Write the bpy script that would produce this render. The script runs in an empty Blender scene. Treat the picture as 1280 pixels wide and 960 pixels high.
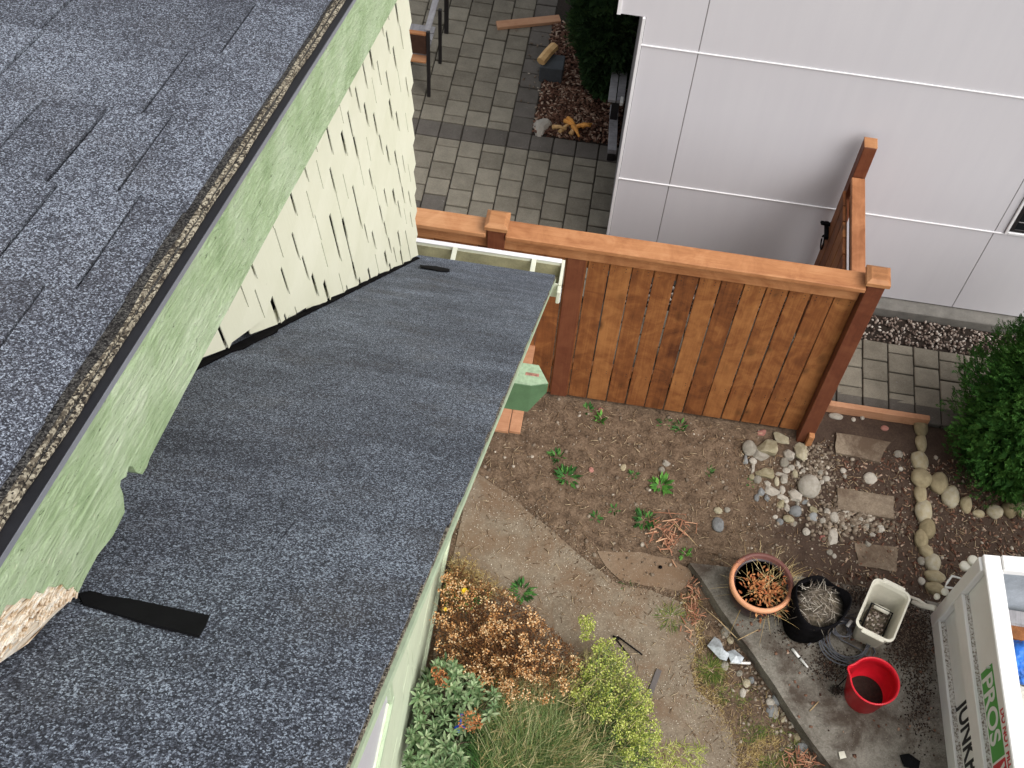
import bpy, bmesh, math, random
import numpy as np
from mathutils import Vector, Matrix, Euler, noise

random.seed(7); rng = np.random.default_rng(7)
R = math.radians
scene = bpy.context.scene
C = scene.collection

# ------------------------------------------------------------------ camera
F = 1570.4; CX, CY = 640.0, 480.0; CAMH = 7.7
def _rot(w):
    w = Vector(w); return Matrix.Rotation(w.length, 3, w.normalized())
_c, _s = math.cos(R(33)), math.sin(R(33))
_base = Matrix(((1, 0, 0), (0, -_c, -_s), (0, _s, -_c)))
MW = _rot((-5.1e-3, .0448969, .150952)) @ _base      # world -> camera (x right, y down, z forward)
MI = MW.transposed()
cam = bpy.data.cameras.new('camera'); co = bpy.data.objects.new('camera', cam); C.objects.link(co)
rot = MI @ Matrix(((1, 0, 0), (0, -1, 0), (0, 0, -1)))
co.matrix_world = Matrix.Translation((0, 0, CAMH)) @ rot.to_4x4()
cam.sensor_fit = 'HORIZONTAL'; cam.sensor_width = 36; cam.lens = 36 * F / 1280
cam.clip_start = .05; cam.clip_end = 2000
scene.camera = co

# ------------------------------------------------------------------ sky, sun, exposure
SUN_EL, SUN_AZ = 52, 126            # azimuth of the sun, clockwise from +Y
w = bpy.data.worlds.new('World'); scene.world = w; w.use_nodes = True
nt = w.node_tree; nt.nodes.clear()
sky = nt.nodes.new('ShaderNodeTexSky'); sky.sky_type = 'NISHITA'; sky.sun_disc = False
sky.sun_elevation = R(SUN_EL); sky.sun_rotation = R(SUN_AZ); sky.dust_density = 4; sky.air_density = 1.0
hs = nt.nodes.new('ShaderNodeHueSaturation'); hs.inputs['Saturation'].default_value = .22
bg = nt.nodes.new('ShaderNodeBackground'); bg.inputs['Strength'].default_value = .15
wo = nt.nodes.new('ShaderNodeOutputWorld')
nt.links.new(sky.outputs[0], hs.inputs['Color']); nt.links.new(hs.outputs[0], bg.inputs[0]); nt.links.new(bg.outputs[0], wo.inputs[0])
sl = bpy.data.lights.new('sun', 'SUN'); sl.energy = 1.35; sl.angle = R(60); sl.color = (1, .97, .93)
so = bpy.data.objects.new('sun', sl); C.objects.link(so)
az = R(SUN_AZ); el = R(SUN_EL)
sd = Vector((math.sin(az) * math.cos(el), math.cos(az) * math.cos(el), math.sin(el)))
so.rotation_euler = sd.to_track_quat('Z', 'Y').to_euler(); so.location = (3, -3, 12)
scene.view_settings.view_transform = 'Standard'; scene.view_settings.look = 'None'
scene.view_settings.exposure = 0.47; scene.view_settings.gamma = 1
scene.render.engine = 'CYCLES'

# ------------------------------------------------------------------ measuring helpers: a point of the photograph on a real plane
def ray(x, y): return MI @ Vector(((x - CX) / F, (y - CY) / F, 1))
def G(x, y, z=0.0):
    d = ray(x, y); return Vector((0, 0, CAMH)) + d * ((z - CAMH) / d.z)
def onX(x, y, X):
    d = ray(x, y); return Vector((0, 0, CAMH)) + d * (X / d.x)
def onY(x, y, Y):
    d = ray(x, y); return Vector((0, 0, CAMH)) + d * (Y / d.y)

# ------------------------------------------------------------------ object helpers
WO = {}                       # world origin of every object
def put(o, parent, origin):
    C.objects.link(o); origin = Vector(origin)
    if parent is not None:
        o.parent = parent; o.location = origin - WO[parent.name]
    else: o.location = origin
    WO[o.name] = origin
    return o
def tag(o, label=None, cat=None, group=None, kind=None):
    if label: o['label'] = label
    if cat: o['category'] = cat
    if group: o['group'] = group
    if kind: o['kind'] = kind
    return o
def thing(name, label, cat, loc, group=None):
    o = bpy.data.objects.new(name, None); o.empty_display_size = .1
    put(o, None, loc); return tag(o, label, cat, group)
def mk(name, V, Fc, m=None, smooth=False):
    me = bpy.data.meshes.new(name)
    me.from_pydata([tuple(v) for v in V], [], Fc); me.update()
    if m: me.materials.append(m)
    if smooth: me.polygons.foreach_set('use_smooth', [True] * len(me.polygons))
    return me
def mknp(name, V, T, m=None, smooth=False):
    """numpy verts (n,3) and faces (k,3|4)"""
    V = np.asarray(V, np.float32); T = np.asarray(T, np.int32); k = T.shape[1]
    me = bpy.data.meshes.new(name)
    me.vertices.add(len(V)); me.vertices.foreach_set('co', V.ravel())
    me.loops.add(T.size); me.loops.foreach_set('vertex_index', T.ravel())
    me.polygons.add(len(T)); me.polygons.foreach_set('loop_start', np.arange(0, T.size, k, dtype=np.int32))
    me.polygons.foreach_set('loop_total', np.full(len(T), k, np.int32))
    if smooth: me.polygons.foreach_set('use_smooth', np.ones(len(T), bool))
    me.update(calc_edges=True); me.validate()
    if m: me.materials.append(m)
    return me
def bm_me(name, bm, m=None, smooth=False):
    me = bpy.data.meshes.new(name); bm.normal_update(); bm.to_mesh(me); bm.free()
    if m: me.materials.append(m)
    if smooth: me.polygons.foreach_set('use_smooth', [True] * len(me.polygons))
    return me
def ob(name, me, parent=None, origin=(0, 0, 0), rotm=None, scale=None):
    o = bpy.data.objects.new(name, me); put(o, parent, origin)
    if rotm is not None: o.rotation_euler = rotm.to_euler() if isinstance(rotm, Matrix) else rotm
    if scale: o.scale = scale
    return o
def bevel(bm, b, seg=1):
    if b > 0: bmesh.ops.bevel(bm, geom=list(bm.edges), offset=b, segments=seg, affect='EDGES', profile=.5)
def box_me(name, sx, sy, sz, m, b=.003, jitter=0, sub=0):
    """centred box"""
    bm = bmesh.new(); bmesh.ops.create_cube(bm, size=1)
    for v in bm.verts: v.co = Vector((v.co.x * sx, v.co.y * sy, v.co.z * sz))
    if sub: bmesh.ops.subdivide_edges(bm, edges=[e for e in bm.edges if e.calc_length() > .5 * max(sx, sy, sz)], cuts=sub, use_grid_fill=True)
    if jitter:
        for v in bm.verts: v.co += Vector((random.uniform(-1, 1), random.uniform(-1, 1), random.uniform(-1, 1))) * jitter
    bevel(bm, min(b, .4 * min(sx, sy, sz)))
    return bm_me(name, bm, m)
def box(name, p0, p1, m, parent=None, b=.003, **k):
    p0 = Vector(p0); p1 = Vector(p1); c = (p0 + p1) / 2; s = p1 - p0
    return ob(name, box_me(name, abs(s.x), abs(s.y), abs(s.z), m, b, **k), parent, c)
def beam(name, a, b_, w, h, m, parent=None, up=(0, 0, 1), bev=.003, jitter=0):
    """box from a to b_ (centre line), w across, h along up"""
    a = Vector(a); b_ = Vector(b_); d = b_ - a; L = d.length; x = d.normalized()
    y = Vector(up).cross(x).normalized(); z = x.cross(y)
    me = box_me(name, L, w, h, m, bev, jitter)
    rm = Matrix((x, y, z)).transposed()
    return ob(name, me, parent, (a + b_) / 2, rm)
def prism(name, poly, axis, t0, t1, m, parent=None, origin=None, bev=0):
    """extrude polygon (list of 2-tuples in the plane normal to axis) between t0 and t1"""
    def P(u, v, t):
        return Vector((t, u, v)) if axis == 'x' else Vector((u, t, v)) if axis == 'y' else Vector((u, v, t))
    n = len(poly); bm = bmesh.new()
    A = [bm.verts.new(P(u, v, t0)) for u, v in poly]; B = [bm.verts.new(P(u, v, t1)) for u, v in poly]
    bm.faces.new(A); bm.faces.new(B[::-1])
    for i in range(n): bm.faces.new((A[i], B[i], B[(i + 1) % n], A[(i + 1) % n]))
    bmesh.ops.recalc_face_normals(bm, faces=bm.faces)
    o = Vector(origin) if origin else sum((v.co for v in bm.verts), Vector()) / len(bm.verts)
    for v in bm.verts: v.co -= o
    bevel(bm, bev)
    return ob(name, bm_me(name, bm, m), parent, o)
def tube_vf(pts, r, n=8, closed=False, r1=None):
    pts = [Vector(p) for p in pts]; V = []; T = []; N = len(pts)
    for i, p in enumerate(pts):
        a = pts[(i - 1) % N] if (closed or i > 0) else p; b = pts[(i + 1) % N] if (closed or i < N - 1) else p
        t = (b - a).normalized(); u = t.cross(Vector((.31, .17, .93))).normalized(); v = t.cross(u)
        rr = r if r1 is None else r + (r1 - r) * i / (N - 1)
        for k in range(n):
            q = 2 * math.pi * k / n; V.append(p + (u * math.cos(q) + v * math.sin(q)) * rr)
    for i in range(N if closed else N - 1):
        j = (i + 1) % N
        for k in range(n): T.append((i * n + k, i * n + (k + 1) % n, j * n + (k + 1) % n, j * n + k))
    if not closed: T += [tuple(range(n))[::-1], tuple((N - 1) * n + k for k in range(n))]
    return V, T
def tube(name, pts, r, m, parent=None, n=8, closed=False, r1=None, origin=None):
    o = Vector(origin) if origin is not None else Vector(pts[0])
    V, T = tube_vf([Vector(p) - o for p in pts], r, n, closed, r1)
    return ob(name, mk(name, V, T, m, True), parent, o)
def lathe_me(name, prof, m, n=40, warp=None):
    V = []; T = []
    for r, z in prof:
        for k in range(n):
            a = 2 * math.pi * k / n; x, y = r * math.cos(a), r * math.sin(a)
            if warp: x, y, z2 = warp(x, y, z, a)
            else: z2 = z
            V.append((x, y, z2))
    for i in range(len(prof) - 1):
        for k in range(n): T.append((i * n + k, i * n + (k + 1) % n, (i + 1) * n + (k + 1) % n, (i + 1) * n + k))
    T.append(tuple(range(n))[::-1]); T.append(tuple((len(prof) - 1) * n + k for k in range(n)))
    return mk(name, V, T, m, True)
def merge(parts):
    V = []; T = []
    for v, t in parts:
        o = len(V); V += list(v); T += [tuple(i + o for i in f) for f in t]
    return V, T

# ------------------------------------------------------------------ materials
class NT:
    def __init__(s, name, rough=.8, spec=.3):
        s.m = bpy.data.materials.new(name); s.m.use_nodes = True; s.t = s.m.node_tree
        s.b = s.t.nodes['Principled BSDF']; s.b.inputs['Roughness'].default_value = rough
        s.b.inputs['Specular IOR Level'].default_value = spec
    def n(s, typ, **k):
        x = s.t.nodes.new(typ)
        for a, v in k.items():
            if a.startswith('_'): setattr(x, a[1:], v)
            else: x.inputs[a.replace('_', ' ')].default_value = v
        return x
    def l(s, a, b): s.t.links.new(a, b)
    def coord(s, kind='Object', scale=(1, 1, 1), rnd=False):
        if kind == 'World': src = s.n('ShaderNodeNewGeometry').outputs['Position']
        else: src = s.n('ShaderNodeTexCoord').outputs[kind]
        mp = s.n('ShaderNodeMapping'); mp.inputs['Scale'].default_value = scale; s.l(src, mp.inputs[0])
        if rnd:
            oi = s.n('ShaderNodeObjectInfo'); mu = s.n('ShaderNodeMath', _operation='MULTIPLY'); mu.inputs[1].default_value = 37.
            s.l(oi.outputs['Random'], mu.inputs[0]); cx = s.n('ShaderNodeCombineXYZ')
            for i in range(3): s.l(mu.outputs[0], cx.inputs[i])
            s.l(cx.outputs[0], mp.inputs[1])
        return mp.outputs[0]
    def noise(s, co, scale, detail=4, rough=.55, dist=0):
        x = s.n('ShaderNodeTexNoise'); x.inputs['Scale'].default_value = scale; x.inputs['Detail'].default_value = detail
        x.inputs['Roughness'].default_value = rough; x.inputs['Distortion'].default_value = dist
        s.l(co, x.inputs['Vector']); return x.outputs['Fac']
    def vor(s, co, scale, out='Color', feature='F1', rnd=1):
        x = s.n('ShaderNodeTexVoronoi', _feature=feature); x.inputs['Scale'].default_value = scale; x.inputs['Randomness'].default_value = rnd
        s.l(co, x.inputs['Vector']); return x.outputs[out]
    def ramp(s, fac, stops, interp='LINEAR'):
        x = s.n('ShaderNodeValToRGB'); cr = x.color_ramp; cr.interpolation = interp
        while len(cr.elements) < len(stops): cr.elements.new(.5)
        for e, (p, c) in zip(cr.elements, stops):
            e.position = p; e.color = (c if len(c) == 4 else (*c, 1)) if not isinstance(c, (int, float)) else (c, c, c, 1)
        s.l(fac, x.inputs[0]); return x.outputs[0]
    def mix(s, fac, a, b, blend='MIX'):
        x = s.n('ShaderNodeMix', _data_type='RGBA', _blend_type=blend)
        for i, v in ((0, fac), (6, a), (7, b)):
            if hasattr(v, 'links') or hasattr(v, 'is_linked'): s.l(v, x.inputs[i])
            elif i == 0: x.inputs[0].default_value = v
            else: x.inputs[i].default_value = (*v, 1) if len(v) == 3 else v
        return x.outputs[2]
    def math(s, op, a, b=0.):
        x = s.n('ShaderNodeMath', _operation=op)
        for i, v in ((0, a), (1, b)):
            if isinstance(v, (int, float)): x.inputs[i].default_value = v
            else: s.l(v, x.inputs[i])
        return x.outputs[0]
    def rnd(s): return s.n('ShaderNodeObjectInfo').outputs['Random']
    def isl(s): return s.n('ShaderNodeNewGeometry').outputs['Random Per Island']
    def out(s, col=None, bump=None, bstr=.5, bdist=.005, rough=None):
        if col is not None:
            if isinstance(col, tuple): s.b.inputs['Base Color'].default_value = (*col, 1)
            else: s.l(col, s.b.inputs['Base Color'])
        if bump is not None:
            b = s.n('ShaderNodeBump'); b.inputs['Strength'].default_value = bstr; b.inputs['Distance'].default_value = bdist
            s.l(bump, b.inputs['Height']); s.l(b.outputs[0], s.b.inputs['Normal'])
        if rough is not None: s.l(rough, s.b.inputs['Roughness'])
        return s.m

def granule(name, tint=(1, 1, 1), lo=.012, hi=.42, cell=1.0, brown=.25, rv=.15, slope=1):
    s = NT(name, .85, .25); co = s.coord('World'); cg = s.coord('World', (1, slope, slope))
    v1 = s.vor(cg, 430 / cell); v2 = s.vor(cg, 800 / cell)
    a = s.n('ShaderNodeSeparateColor'); s.l(v1, a.inputs[0]); b = s.n('ShaderNodeSeparateColor'); s.l(v2, b.inputs[0])
    f = s.math('ADD', s.math('MULTIPLY', a.outputs[0], .66), s.math('MULTIPLY', b.outputs[1], .34))
    big = s.noise(co, 3.2, 5, .6); mid = s.noise(co, 17, 3)
    f2 = s.math('ADD', f, s.math('MULTIPLY', s.math('SUBTRACT', big, .5), .34))
    if slope != 1: f2 = s.math('ADD', f2, s.math('MULTIPLY', s.math('SUBTRACT', s.noise(s.coord('World', (.9, 7, 7)), 1.2, 3, .6), .5), .15))
    f2 = s.math('ADD', f2, s.math('MULTIPLY', s.math('SUBTRACT', mid, .5), .2))
    f2 = s.math('ADD', f2, s.math('MULTIPLY', s.math('SUBTRACT', s.rnd(), .5), rv))
    col = s.ramp(f2, [(.25, tuple(lo * t for t in (.92, .96, 1.14))), (.5, tuple(.078 * t for t in (.95, 1, 1.2))), (.66, tuple(.15 * t for t in (.92, 1, 1.18))), (.88, tuple(hi * t for t in (.9, 1, 1.12)))])
    col = s.mix(s.ramp(s.noise(co, 5.5, 4, .6), [(.52, 0.), (.75, brown)]), col, s.mix(.5, col, (.085, .068, .05)))
    col = s.mix(1., col, tint, 'MULTIPLY')
    return s.out(col, f, .7, .004)
M = {}
M['dormer_granule'] = granule('dormer_granule', (1.12, 1.13, 1.17), lo=.028, hi=.44, cell=.85, brown=.3, rv=.09)
M['main_granule'] = granule('main_granule', (1.12, 1.16, 1.21), lo=.028, hi=.46, cell=.85, brown=.6, rv=.05, slope=.66)
def edge_granule():
    s = NT('edge_granule', .9); co = s.coord('World')
    v = s.vor(co, 320); a = s.n('ShaderNodeSeparateColor'); s.l(v, a.inputs[0])
    f = s.math('ADD', s.math('MULTIPLY', a.outputs[0], .6), s.math('MULTIPLY', s.noise(co, 30, 4, .7), .55))
    return s.out(s.ramp(f, [(.34, (.025, .02, .016)), (.58, (.15, .125, .09)), (.85, (.5, .45, .34))]), f, .8, .004)
M['edge_granule'] = edge_granule()
M['dirty_shadow_granule'] = granule('dirty_shadow_granule', (.55, .48, .38), hi=.3, cell=.9, brown=.9)  # dirty brown granules, darkened to include shadow at the rake edge
def flat(name, col, rough=.6, spec=.4, var=.12, scale=12, metal=0, bump=.0, fine=90):
    s = NT(name, rough, spec); co = s.coord('World')
    n1 = s.noise(co, scale, 5, .6); n2 = s.noise(co, fine, 3)
    f = s.math('ADD', s.math('MULTIPLY', n1, .7), s.math('MULTIPLY', n2, .3))
    c = s.ramp(f, [(.25, tuple(x * (1 - 2 * var) for x in col)), (.75, tuple(min(1, x * (1 + var)) for x in col))])
    s.b.inputs['Metallic'].default_value = metal
    return s.out(c, f if bump else None, bump, .003)
def green_paint():
    s = NT('weathered_green_paint', .75, .25)
    co = s.coord('World', (1, 1, 1)); mp = s.n('ShaderNodeMapping'); mp.inputs['Rotation'].default_value = (R(18.5), 0, 0)
    s.l(s.n('ShaderNodeNewGeometry').outputs['Position'], mp.inputs[0])
    mp2 = s.n('ShaderNodeMapping'); mp2.inputs['Scale'].default_value = (1, 7, 36); s.l(mp.outputs[0], mp2.inputs[0])
    grain = s.noise(mp2.outputs[0], 1.6, 6, .72, 2.6)
    blot = s.noise(co, 9, 5, .65); fine = s.noise(co, 160, 3)
    c = s.ramp(s.math('ADD', s.math('MULTIPLY', grain, .45), s.math('MULTIPLY', blot, .58)), [(.36, (.28, .40, .20)), (.48, (.42, .55, .31)), (.58, (.52, .64, .41)), (.70, (.64, .72, .53))])
    mp3 = s.n('ShaderNodeMapping'); mp3.inputs['Scale'].default_value = (1, 1.6, 5); s.l(mp.outputs[0], mp3.inputs[0])
    chip = s.ramp(s.noise(mp3.outputs[0], 26, 5, .75), [(.62, 0.), (.66, 1.)]); chip2 = s.ramp(s.noise(mp3.outputs[0], 34, 4, .8, .5), [(.345, 1.), (.385, 0.)])
    c = s.mix(s.math('MULTIPLY', chip, .55), c, (.66, .68, .5)); c = s.mix(s.math('MULTIPLY', chip2, .75), c, (.07, .1, .05))
    return s.out(c, s.math('ADD', s.math('MULTIPLY', grain, 1.0), s.math('MULTIPLY', fine, .25)), .9, .007)
M['green'] = green_paint()
M['green_pale'] = flat('pale_green_paint', (.36, .48, .32), .7, var=.2, scale=40, bump=.4)
M['green_dark'] = flat('bracket_green_paint', (.10, .19, .095), .6, var=.15, scale=14)
def rot_wood():
    s = NT('rotten_wood', .9, .1); mp = s.n('ShaderNodeMapping'); mp.inputs['Rotation'].default_value = (R(41), 0, 0)
    s.l(s.n('ShaderNodeNewGeometry').outputs['Position'], mp.inputs[0])
    mp2 = s.n('ShaderNodeMapping'); mp2.inputs['Scale'].default_value = (1, 5, 85); s.l(mp.outputs[0], mp2.inputs[0])
    g = s.noise(mp2.outputs[0], 2.0, 4, .62, .35)
    return s.out(s.ramp(g, [(.32, (.22, .12, .06)), (.40, (.6, .43, .27)), (.49, (.84, .70, .53)), (.62, (.9, .85, .75))]), g, 1, .01)
M['rot'] = rot_wood()
def shake():
    s = NT('cream_shake_paint', .7, .25); co = s.coord('World', (1, 1, 1)); gr = s.coord('World', (1, 40, 2.5))
    n = s.noise(co, 5, 5, .6); g = s.noise(gr, 1.5, 5, .7); r = s.rnd()
    c = s.ramp(s.math('ADD', s.math('MULTIPLY', n, .8), s.math('MULTIPLY', r, .12)), [(.2, (.68, .68, .51)), (.7, (.77, .765, .61))])
    c = s.mix(s.math('MULTIPLY', s.ramp(s.noise(co, 38, 5, .8), [(.66, 0.), (.74, 1.)]), .45), c, (.33, .31, .22))
    return s.out(c, g, .35, .003)
M['shake'] = shake()
M['pale_siding'] = flat('pale_green_siding', (.60, .67, .50), .65, var=.06, scale=6)
M['shake_back'] = flat('tar_paper', (.016, .013, .010), .95, .05)
M['cream_trim'] = flat('cream_trim_paint', (.66, .74, .55), .55, var=.1, scale=20)
M['trim_green'] = flat('pale_green_trim_paint', (.50, .61, .42), .6, var=.14, scale=16)
def cedar(name, lo, mid, hi, grain_axis='z', knots=True, rough=.55):
    s = NT(name, rough, .3)
    sc = {'z': (55, 55, 2.2), 'x': (2.2, 55, 55), 'y': (55, 2.2, 55)}[grain_axis]
    co = s.coord('Object', sc, rnd=True); c1 = s.coord('Object', (1, 1, 1), rnd=True)
    g = s.noise(co, .8, 6, .65, .8); bl = s.noise(c1, 5.5, 6, .66, 1.2); r = s.rnd()
    f = s.math('ADD', s.math('MULTIPLY', g, .34), s.math('MULTIPLY', bl, .60)); f = s.math('ADD', f, s.math('MULTIPLY', r, .19))
    c = s.ramp(f, [(.35, lo), (.54, mid), (.76, hi)])
    if knots:
        kc = s.coord('Object', {'z': (7, 7, 3.2), 'x': (3.2, 7, 7), 'y': (7, 3.2, 7)}[grain_axis], rnd=True)
        k = s.vor(kc, 1.0, 'Distance'); kk = s.math('MULTIPLY', s.ramp(k, [(.06, 1.), (.26, 0.)]), s.ramp(bl, [(.45, .2), (.6, 1.)]))
        c = s.mix(s.math('MULTIPLY', kk, .8), c, tuple(x * .35 for x in lo))
    return s.out(c, g, .3, .003)
M['cedar'] = cedar('cedar_board', (.085, .026, .010), (.21, .072, .022), (.37, .155, .05), rough=.65)
M['cedar_x'] = cedar('cedar_rail', (.28, .105, .04), (.43, .19, .08), (.56, .29, .14), 'x', False)
M['cedar_y'] = cedar('cedar_rail_across', (.24, .09, .035), (.38, .16, .07), (.5, .25, .12), 'y', False)
M['cedar_post'] = cedar('cedar_post', (.085, .024, .012), (.14, .042, .020), (.20, .07, .032), knots=False)
M['cedar_cap'] = cedar('cedar_cap', (.2, .08, .03), (.38, .17, .07), (.5, .26, .12), 'x', False)
M['raw_wood'] = cedar('fresh_wood', (.38, .2, .08), (.58, .35, .15), (.72, .48, .22), 'x', False)
M['orange_wood'] = flat('orange_split_wood', (.9, .38, .08), .7, var=.2, scale=30)
M['red_chip'] = flat('red_wood_splinter', (.36, .16, .09), .8, var=.3, scale=30)
M['straw'] = flat('dry_straw', (.5, .36, .19), .85, var=.35, scale=20)
M['grey_wood'] = cedar('weathered_grey_wood', (.15, .145, .15), (.3, .29, .30), (.45, .44, .45), 'y', False, .8)
def paver(name, lo, hi):
    s = NT(name, .9, .2); co = s.coord('World')
    a = s.noise(co, 9, 5, .6); v = s.vor(co, 170); sp = s.n('ShaderNodeSeparateColor'); s.l(v, sp.inputs[0])
    f = s.math('ADD', s.math('MULTIPLY', a, .6), s.math('MULTIPLY', s.rnd(), .28)); f = s.math('ADD', f, s.math('MULTIPLY', sp.outputs[0], .16))
    c = s.ramp(f, [(.3, lo), (.8, hi)])
    c = s.mix(s.ramp(s.noise(co, 26, 5, .75), [(.62, 0.), (.72, .4)]), c, (.36, .35, .32))
    return s.out(c, f, .4, .004)
M['paver'] = paver('grey_paver', (.155, .138, .108), (.30, .272, .215))
M['paver_dark'] = paver('dark_paver', (.09, .08, .068), (.165, .148, .13))
M['joint'] = flat('joint_sand', (.075, .066, .052), .95, var=.3, scale=30)
def soil():
    s = NT('garden_soil', .97, .1); co = s.coord('World')
    a = s.noise(co, 1.3, 6, .65); b = s.noise(co, 11, 6, .7); d = s.noise(co, 70, 4, .75)
    f = s.math('ADD', s.math('MULTIPLY', b, .5), s.math('MULTIPLY', d, .5))
    c = s.ramp(f, [(.36, (.046, .031, .021)), (.5, (.135, .092, .061)), (.62, (.225, .16, .109)), (.75, (.35, .27, .19))])
    # drier, lighter ground towards the fence and the house; darker mulch-rich soil at the right
    px = s.n('ShaderNodeSeparateXYZ'); s.l(s.n('ShaderNodeNewGeometry').outputs['Position'], px.inputs[0])
    gx = s.math('ADD', px.outputs[0], s.math('MULTIPLY', s.math('SUBTRACT', a, .5), 2.0))
    c = s.mix(s.ramp(s.math('MULTIPLY', gx, .25), [(.34, 0.), (.46, 1.)]), c, s.mix(.78, c, (.05, .033, .027)))
    return s.out(c, f, 1, .012)
M['soil'] = soil()
def concrete(name, lo, hi, dirt, amt=.5, speck=.3):
    s = NT(name, .9, .2); co = s.coord('World')
    a = s.noise(co, 2.6, 6, .62); b = s.noise(co, 22, 5, .7); v = s.vor(co, 120); sp = s.n('ShaderNodeSeparateColor'); s.l(v, sp.inputs[0])
    f = s.math('ADD', s.math('MULTIPLY', a, .45), s.math('MULTIPLY', b, .4)); f = s.math('ADD', f, s.math('MULTIPLY', sp.outputs[0], .15))
    c = s.ramp(f, [(.33, lo), (.68, hi)])
    c = s.mix(s.ramp(s.noise(co, 3.3, 7, .68, .5), [(.44, 0.), (.62, amt)]), c, dirt)
    c = s.mix(s.math('MULTIPLY', s.ramp(s.vor(co, 75, 'Distance'), [(.12, 1.), (.2, 0.)]), s.ramp(s.noise(co, 40, 2), [(.45, 0.), (.6, speck)])), c, (.55, .5, .43))
    return s.out(c, f, .8, .006)
M['path'] = concrete('worn_path_concrete', (.135, .104, .073), (.275, .225, .165), (.17, .112, .07), .85, .9)
M['path_dirty'] = concrete('soil_stained_concrete', (.16, .112, .074), (.26, .19, .13), (.18, .117, .072), .9, .6)
M['slab'] = concrete('damp_grey_concrete', (.125, .115, .095), (.29, .265, .225), (.06, .043, .032), .9, .35)
M['slab2'] = concrete('stepping_concrete', (.14, .105, .075), (.3, .24, .175), (.1, .066, .044), .92, .3)
M['footing'] = flat('footing_concrete', (.2, .19, .17), .9, var=.2, bump=.4)
M['edge_dark'] = flat('mossy_concrete', (.05, .045, .035), .95, var=.3, bump=.4)
def panel():
    s = NT('white_wall_panel', .6, .25); co = s.coord('World')
    a = s.noise(co, .9, 4, .5); b = s.noise(co, 60, 3); st = s.noise(s.coord('World', (6, 1, .5)), 1.6, 5, .6)
    f = s.math('ADD', s.math('MULTIPLY', a, .5), s.math('MULTIPLY', st, .5))
    return s.out(s.ramp(f, [(.35, (.595, .58, .61)), (.65, (.63, .615, .64))]), b, .08, .002)
M['panel'] = panel()
M['white_trim'] = flat('white_trim', (.80, .79, .80), .5, var=.04)
M['seam'] = flat('seam_grey', (.3, .29, .29), .8)  # even grey of the panel joints, side wall and louvres
M['panel_back'] = flat('joint_sealant', (.30, .29, .295), .8)
M['black'] = flat('black_rubber', (.006, .006, .007), .85, .12, var=.3, scale=30)
M['drip'] = flat('black_drip_edge', (.012, .012, .015), .5, .3, var=.3, scale=8)
M['felt'] = flat('black_felt', (.007, .0065, .0075), .95, .05, var=.5, scale=15, bump=.6)
M['steel_dark'] = flat('dark_metal', (.02, .017, .018), .45, .4)
M['brown_slat'] = flat('brown_chair_slat', (.07, .032, .02), .5, var=.25, scale=30)
M['gutter'] = flat('cream_gutter', (.68, .69, .56), .4, .5, var=.08, scale=10)
M['gutter_in'] = flat('gutter_inside', (.30, .28, .17), .6, var=.25, scale=10)
M['glass'] = NT('dark_glass', .3, .15).out((.012, .013, .015))
M['curtain'] = flat('pale_window_blind', (.60, .58, .64), .35, .5, var=.05)
M['terracotta'] = None
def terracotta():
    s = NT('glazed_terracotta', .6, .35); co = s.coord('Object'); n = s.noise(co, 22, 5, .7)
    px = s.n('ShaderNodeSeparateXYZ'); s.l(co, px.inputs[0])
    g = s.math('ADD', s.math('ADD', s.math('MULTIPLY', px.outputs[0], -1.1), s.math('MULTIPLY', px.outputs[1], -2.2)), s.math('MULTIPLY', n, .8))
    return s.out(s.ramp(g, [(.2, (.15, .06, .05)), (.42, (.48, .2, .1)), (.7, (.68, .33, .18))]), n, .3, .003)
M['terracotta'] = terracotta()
M['pot_dark'] = flat('dark_glazed_pot', (.03, .014, .017), .35, .5, var=.3)
M['red'] = NT('red_plastic', .35, .45); 
_s = M['red']; M['red'] = _s.out(_s.ramp(_s.noise(_s.coord('Object'), 14, 5, .6), [(.3, (.56, .008, .02)), (.7, (.72, .018, .035))]))
def dirtyred():
    s = NT('muddy_red_plastic', .6, .3); co = s.coord('Object')
    return s.out(s.mix(s.ramp(s.noise(co, 18, 5, .7), [(.36, 0.), (.6, .9)]), (.5, .012, .02), (.2, .05, .035)))
M['red_mud'] = dirtyred()
M['offwhite'] = flat('offwhite_plastic', (.72, .69, .58), .45, .4, var=.1, scale=9)
M['debris'] = flat('muddy_debris', (.16, .13, .09), .95, var=.5, scale=40, bump=.8)
M['cable'] = flat('grey_black_cable', (.13, .135, .155), .5, .4, var=.2)
M['mud'] = flat('dark_mud', (.03, .02, .014), .95, var=.4, scale=60, bump=.9)
def binwhite():
    s = NT('scuffed_white_steel', .5, .4); co = s.coord('World')
    n = s.noise(co, 34, 6, .8); c = s.mix(s.ramp(n, [(.66, 0.), (.74, .7)]), s.mix(s.ramp(s.noise(co, 4, 5, .6), [(.4, 0.), (.7, .35)]), (.86, .85, .83), (.72, .70, .66)), (.22, .17, .13))
    return s.out(c)
M['bin'] = binwhite()
def bindirt():
    s = NT('gritty_ledge_dirt', .95, .1); co = s.coord('World')
    return s.out(s.ramp(s.noise(co, 70, 5, .8), [(.36, (.08, .062, .045)), (.45, (.34, .29, .24)), (.53, (.70, .68, .64))]), s.noise(co, 90, 3), .8, .004)
M['bin_dirt'] = bindirt()
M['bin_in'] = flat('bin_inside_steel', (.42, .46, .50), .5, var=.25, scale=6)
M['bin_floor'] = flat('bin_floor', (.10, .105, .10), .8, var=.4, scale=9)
M['ink_black'] = flat('black_lettering', (.02, .02, .022), .6)
M['ink_green'] = flat('green_print', (.09, .36, .07), .55, var=.06)
M['ink_red'] = flat('red_print', (.60, .04, .05), .55, var=.06)
M['ink_white'] = flat('white_print', (.8, .8, .78), .55, var=.03)
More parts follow.
